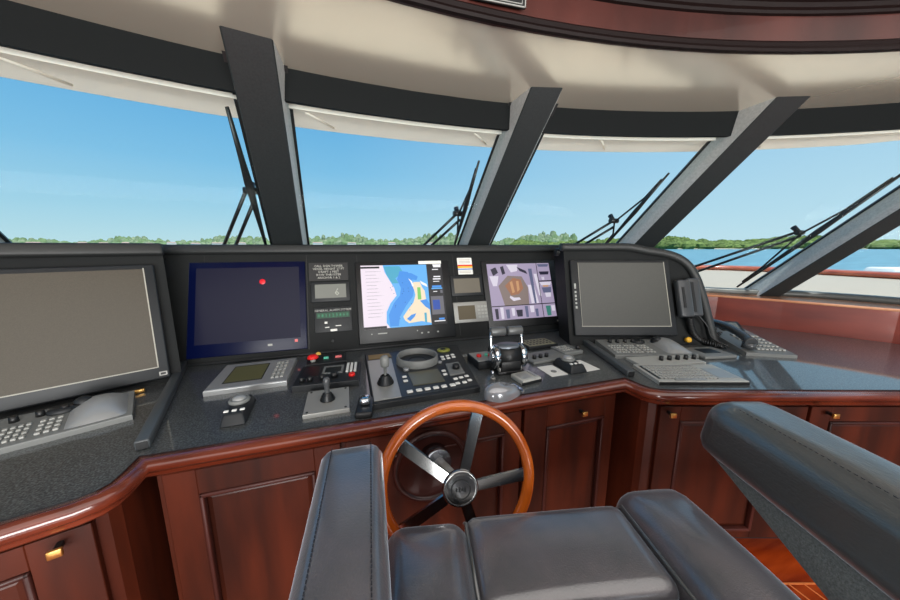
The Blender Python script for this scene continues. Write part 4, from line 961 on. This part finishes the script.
# small bracket knob at the left of the shaft
# ------------------------------------------------------------------ chairs
def pad(mb,x0,x1,y0,y1,z0,z1,bev,seg=6,sub=None): mb.b2(x0,y0,z0,x1,y1,z1,bev,seg)
def cushion(x0,x1,y0,y1,z0,z1,e=.05,puff=.012,n=18):
    """soft box: superellipsoid-like upholstery with gently domed top"""
    vs=[];fs=[]; mb=MB(); cx,cy,cz=(x0+x1)/2,(y0+y1)/2,(z0+z1)/2; hx,hy,hz=(x1-x0)/2,(y1-y0)/2,(z1-z0)/2
    bm=bmesh.new(); bmesh.ops.create_cube(bm,size=2); bmesh.ops.subdivide_edges(bm,edges=bm.edges,cuts=n,use_grid_fill=True)
    for v in bm.verts:
        p=Vector((v.co.x*hx,v.co.y*hy,v.co.z*hz)); q=Vector((max(-hx+e,min(hx-e,p.x)),max(-hy+e,min(hy-e,p.y)),max(-hz+min(e,hz*.98),min(hz-min(e,hz*.98),p.z))))
        d=p-q
        if d.length>1e-9: d=d.normalized()*min(e,1e9)
        r=q+d
        a,b=r.x/hx,r.y/hy
        if v.co.z>0: r.z+=puff*max(0,1-a*a)*max(0,1-b*b)
        v.co=Vector((cx,cy,cz))+r
    mb._bm(bm,None,True); return mb
def stitch(mb,path,dash=.0045,gap=.0032,r=.0011):
    P=[Vector(p) for p in path]
    for i in range(len(P)-1):
        L=(P[i+1]-P[i]).length; d=(P[i+1]-P[i]).normalized(); s=0
        while s+dash<=L: mb.cyl(P[i]+d*s,P[i]+d*(s+dash),r,r,5); s+=dash+gap
def chair_frame(h): return Matrix.Rotation(rad(-h),4,'Z')
F1=chair_frame(12)
ch=thing('helm_chair','black leather helm chair with a bolstered seat and one high padded armrest, facing the wheel','chair',F1@Matrix.Translation((.33,.35,0)))
O=Vector((.33,.35,0))
def L1(x,y,z): return (x-O.x,y-O.y,z)
zs=.61
obj('seat',cushion(.105-.33,.545-.33,.475-.35,.712-.35,zs-.14,zs,.035,.006),leather,ch)
obj('seat',cushion(.105-.33,.545-.33,.16-.35,.482-.35,zs-.14,zs-.004,.035,.008),leather,ch)
obj('seat_bolster',cushion(-.095-.33,.112-.33,.16-.35,.690-.35,zs-.15,zs+.018,.05,.02),leather,ch)
obj('seat_bolster',cushion(.535-.33,.755-.33,.16-.35,.745-.35,zs-.15,zs+.022,.065,.03),leather,ch)
mb=MB(); mb.tube([L1(.108,.47,zs-.0),L1(.108,.68,zs-.002),L1(.108,.705,zs-.03)],.004,8); mb.tube([L1(.540,.20,zs),L1(.540,.69,zs-.002),L1(.540,.71,zs-.03)],.004,8); split('piping',mb,leather2,ch)
obj('backrest',cushion(.08-.33,.58-.33,.02-.35,.13-.35,zs-.02,.99,.05,.0),leather,ch)
mb=MB(); mb.b2(-.09-.33,.18-.35,zs-.20,.74-.33,.62-.35,zs-.145,.02); obj('seat_base',mb,blackp,ch)
mb=MB(); mb.cyl((0,.03,.03),(0,.03,zs-.2),.05,.045,28); obj('pedestal',mb,steel,ch)
mb=MB(); mb.lathe([(.001,.03),(.12,.03),(.20,.012),(.21,0)],40,Matrix.Translation((0,.03,0))); obj('foot_plate',mb,steel,ch)
# armrest: heading a little to port of the seat
za=.855
XA=Matrix.Rotation(rad(12),4,'Z')       # local inside the chair frame
FA=chair_frame(12).inverted()@chair_frame(3.5)
def a1(x,y,z): return FA@Vector((x,y,z))-Vector((.33,.35,0))
mbx=cushion(-.131,.009,.06,.700,za-.085,za,.030,.006,22)
for v in mbx.v:
    # widen slightly aft and round the nose down
    t_=(v.y-.06)/.64; v.x=(v.x+.061)*(1.0-.03*t_)-.061; 
    v.xyz=a1(v.x,v.y,v.z)
obj('armrest_pad',mbx,leather,ch)
mb=MB(); 
def apt(x,y,z): return a1((x+.061)*(1.0-.03*(y-.06)/.64)-.061,y,z)
stitch(mb,[apt(-.105,y,za+.0014+.0036*max(0,1-((y-.38)/.32)**2)) for y in (.1,.2,.3,.4,.5,.58,.64,.685)]); obj('stitching',mb,thread,ch); mb=MB(); stitch(mb,[apt(-.017,y,za+.0014+.0036*max(0,1-((y-.38)/.32)**2)) for y in (.1,.2,.3,.4,.5,.58,.64,.685)]); obj('stitching',mb,thread,ch)
mb=MB(); vs=[a1(x,y,z) for x,y,z in ((-.10,.10,za-.08),(-.02,.10,za-.08),(-.02,.56,za-.08),(-.10,.56,za-.08),(-.10,.10,zs-.16),(-.02,.10,zs-.16),(-.02,.36,zs-.16),(-.10,.36,zs-.16))]
mb.add(vs,[[0,1,2,3],[4,7,6,5],[0,4,5,1],[1,5,6,2],[2,6,7,3],[3,7,4,0]]); obj('arm_panel',mb,fabric,ch)
# second chair: its port armrest reaches into view
F2=chair_frame(17.7)
c2=thing('helm_chair','charcoal leather chair seen by its thick padded armrest on a grey side shell','chair',F2@Matrix.Translation((1.26,.35,0)))
def L2(x,y,z): return Vector((x-1.26,y-.35,z))
zb=.848
mb=cushion(.770-1.26,.958-1.26,.02-.35,.885-.35,zb-.155,zb+.012,.055,.008,26)
for v in mb.v:
    k=(v.y+.35); 
    # pad leans outboard: its side faces out and up
    v.x+= (zb-v.z)*(-.20)+.006
    if k>.74: v.z+= 0
obj('armrest_pad',mb,leather2,c2)
mb=MB(); stitch(mb,[L2(.806,y,zb+.0110+.004*max(0,1-((y-.45)/.43)**2)) for y in (.1,.2,.3,.4,.5,.6,.7,.76,.80)],.006,.005,.001); obj('stitching',mb,thread,c2)
mb=MB(); vs=[L2(*p) for p in ((.775,.05,zb-.14),(.90,.05,zb-.14),(.90,.845,zb-.14),(.775,.845,zb-.14),(.775,.05,.50),(.90,.05,.50),(.90,.40,.555),(.775,.40,.555))]
mb.add(vs,[[0,1,2,3],[4,7,6,5],[0,4,5,1],[1,5,6,2],[2,6,7,3],[3,7,4,0]]); obj('arm_panel',mb,fabric,c2)
obj('seat',cushion(1.03-1.26,1.47-1.26,.10-.35,.66-.35,zs-.14,zs,.035,.008),leather2,c2)
obj('seat_bolster',cushion(.94-1.26,1.04-1.26,.10-.35,.64-.35,zs-.15,zs+.015,.04,.015),leather2,c2)
obj('seat_bolster',cushion(1.46-1.26,1.62-1.26,.10-.35,.64-.35,zs-.15,zs+.015,.05,.02),leather2,c2)
obj('backrest',cushion(.98-1.26,1.55-1.26,-.06-.35,.08-.35,zs-.02,1.08,.05,.0),leather2,c2)
mb=MB(); mb.b2(.93-1.26,.12-.35,zs-.20,1.6-1.26,.58-.35,zs-.145,.02); obj('seat_base',mb,blackp,c2)
mb=MB(); mb.cyl((0,.0,.03),(0,.0,zs-.2),.05,.045,28); obj('pedestal',mb,steel,c2)
mb=MB(); mb.lathe([(.001,.03),(.12,.03),(.20,.012),(.21,0)],40); obj('foot_plate',mb,steel,c2)

# ------------------------------------------------------------------ wipers on the outside of the glass
W_PTS=[(((-0.416, 1.482, 1.83), (-0.44, 1.968, 1.31)), [((-0.449, 1.735, 1.555), (-0.648, 1.958, 1.279)), ((-0.432, 1.779, 1.511), (-0.597, 1.969, 1.278))], (-0.436, 1.744, 1.548)), (((0.671, 1.602, 1.75), (0.673, 2.021, 1.297)), [((0.642, 1.85, 1.485), (0.47, 2.04, 1.29)), ((0.672, 1.878, 1.452), (0.524, 2.038, 1.29))], (0.648, 1.849, 1.485)), (((1.758, 1.398, 1.72), (1.715, 1.797, 1.296)), [((1.673, 1.675, 1.447), (1.523, 1.865, 1.289)), ((1.709, 1.691, 1.416), (1.583, 1.853, 1.282))], (1.68, 1.667, 1.453)), (((2.784, 0.88, 1.719), (2.739, 1.536, 1.009)), [((2.718, 1.225, 1.378), (2.395, 1.65, 1.12)), ((2.753, 1.223, 1.354), (2.454, 1.644, 1.089))], (2.728, 1.224, 1.372))]
wl=['black wiper with twin arms on the window pane port of the broad upright mullion','black wiper with twin arms beside the second mullion, over the chart display','black wiper with twin arms on the pane above the square monitor','long black wiper with twin arms across the starboard window pane']
def wiper(i,blade,arms,con):
    t=thing('windscreen_wiper',wl[i],'wiper')
    b0,b1=Vector(blade[0]),Vector(blade[1])
    mb=MB(); mid=b0.lerp(b1,.45)
    mb.tube([b0,b0.lerp(b1,.3),mid,b0.lerp(b1,.7),b1],[.008,.014,.020,.014,.008],8,flat=.7); obj('blade',mb,blackp,t)
    o=Vector((0,-.0,.0)); nrm=Vector((0,.68,.73))
    mb=MB(); mb.tube([b0.lerp(b1,.08)+nrm*.01,b0.lerp(b1,.3)+nrm*.014,Vector(con)+nrm*.02,b0.lerp(b1,.8)+nrm*.014,b0.lerp(b1,.95)+nrm*.01],.006,8); obj('blade_carrier',mb,blackp,t)
    mb=MB(); c=Vector(con)+nrm*.03; mb.cyl(c-Vector((.03,0,0)),c+Vector((.03,0,0)),.016,.016,12); mb.cyl(c,c+nrm*.05,.012,.016,12); obj('coupling',mb,blackp,t)
    for a in arms: mb=MB(); mb.tube([Vector(a[0])+nrm*.03,Vector(a[1])+nrm*.03],.0085,8); obj('arm',mb,blackp,t)
for i,wp in enumerate(W_PTS): wiper(i,*wp)

# ------------------------------------------------------------------ light
w=bpy.data.worlds.new('sky'); SC.world=w; w.use_nodes=True; nt=w.node_tree; bg=nt.nodes['Background']
tc=nt.nodes.new('ShaderNodeTexCoord'); sp=nt.nodes.new('ShaderNodeSeparateXYZ'); nt.links.new(tc.outputs['Generated'],sp.inputs[0])
rp=nt.nodes.new('ShaderNodeValToRGB'); el=rp.color_ramp.elements
el[0].position=0; el[0].color=(*lin((196,228,236)),1); el[1].position=1; el[1].color=(*lin((70,140,206)),1)
for p,c in ((.08,(170,216,236)),(.20,(132,196,234)),(.42,(88,168,226))): e=el.new(p); e.color=(*lin(c),1)
nt.links.new(sp.outputs['Z'],rp.inputs['Fac'])
mp=nt.nodes.new('ShaderNodeMapRange'); mp.inputs['From Min'].default_value=0; mp.inputs['From Max'].default_value=1; mp.inputs['To Min'].default_value=0; mp.inputs['To Max'].default_value=.55
nt.links.new(sp.outputs['X'],mp.inputs['Value'])
mx=nt.nodes.new('ShaderNodeMix'); mx.data_type='RGBA'; nt.links.new(mp.outputs['Result'],mx.inputs['Factor']); nt.links.new(rp.outputs['Color'],mx.inputs['A']); mx.inputs['B'].default_value=(*lin((206,232,246)),1)
nt.links.new(mx.outputs['Result'],bg.inputs['Color']); bg.inputs['Strength'].default_value=1.0
def light(kind,name,loc,rot,e,size=1,sy=None,col=(1,1,1)):
    l=bpy.data.lights.new(name,kind); l.energy=e; l.color=col
    if kind=='AREA': l.shape='RECTANGLE'; l.size=size; l.size_y=sy or size
    if kind=='SUN': l.angle=rad(1.5)
    o=bpy.data.objects.new(name,l); COL.objects.link(o); o.location=loc; o.rotation_euler=rot; return o
light('SUN','sun',(0,0,10),(rad(20),rad(6),rad(0)),6.0,col=(1,.96,.9))
light('AREA','recess_fill',(.3,-.5,2.17),(0,0,0),60,4.4,2.2,(1,.97,.92))  # added fill panel, stands for no fitting, brightens the interior from above
light('AREA','aft_uplight_fill',(.3,-2.6,1.0),(rad(128),0,0),350,3.7,1.6,(1,.98,.95))  # added fill behind the camera, aimed up to brighten the ceiling
SC.view_settings.view_transform='Standard'; SC.view_settings.look='None'; SC.view_settings.exposure=0; SC.view_settings.gamma=1
SC.cycles.max_bounces=8; SC.cycles.transparent_max_bounces=12
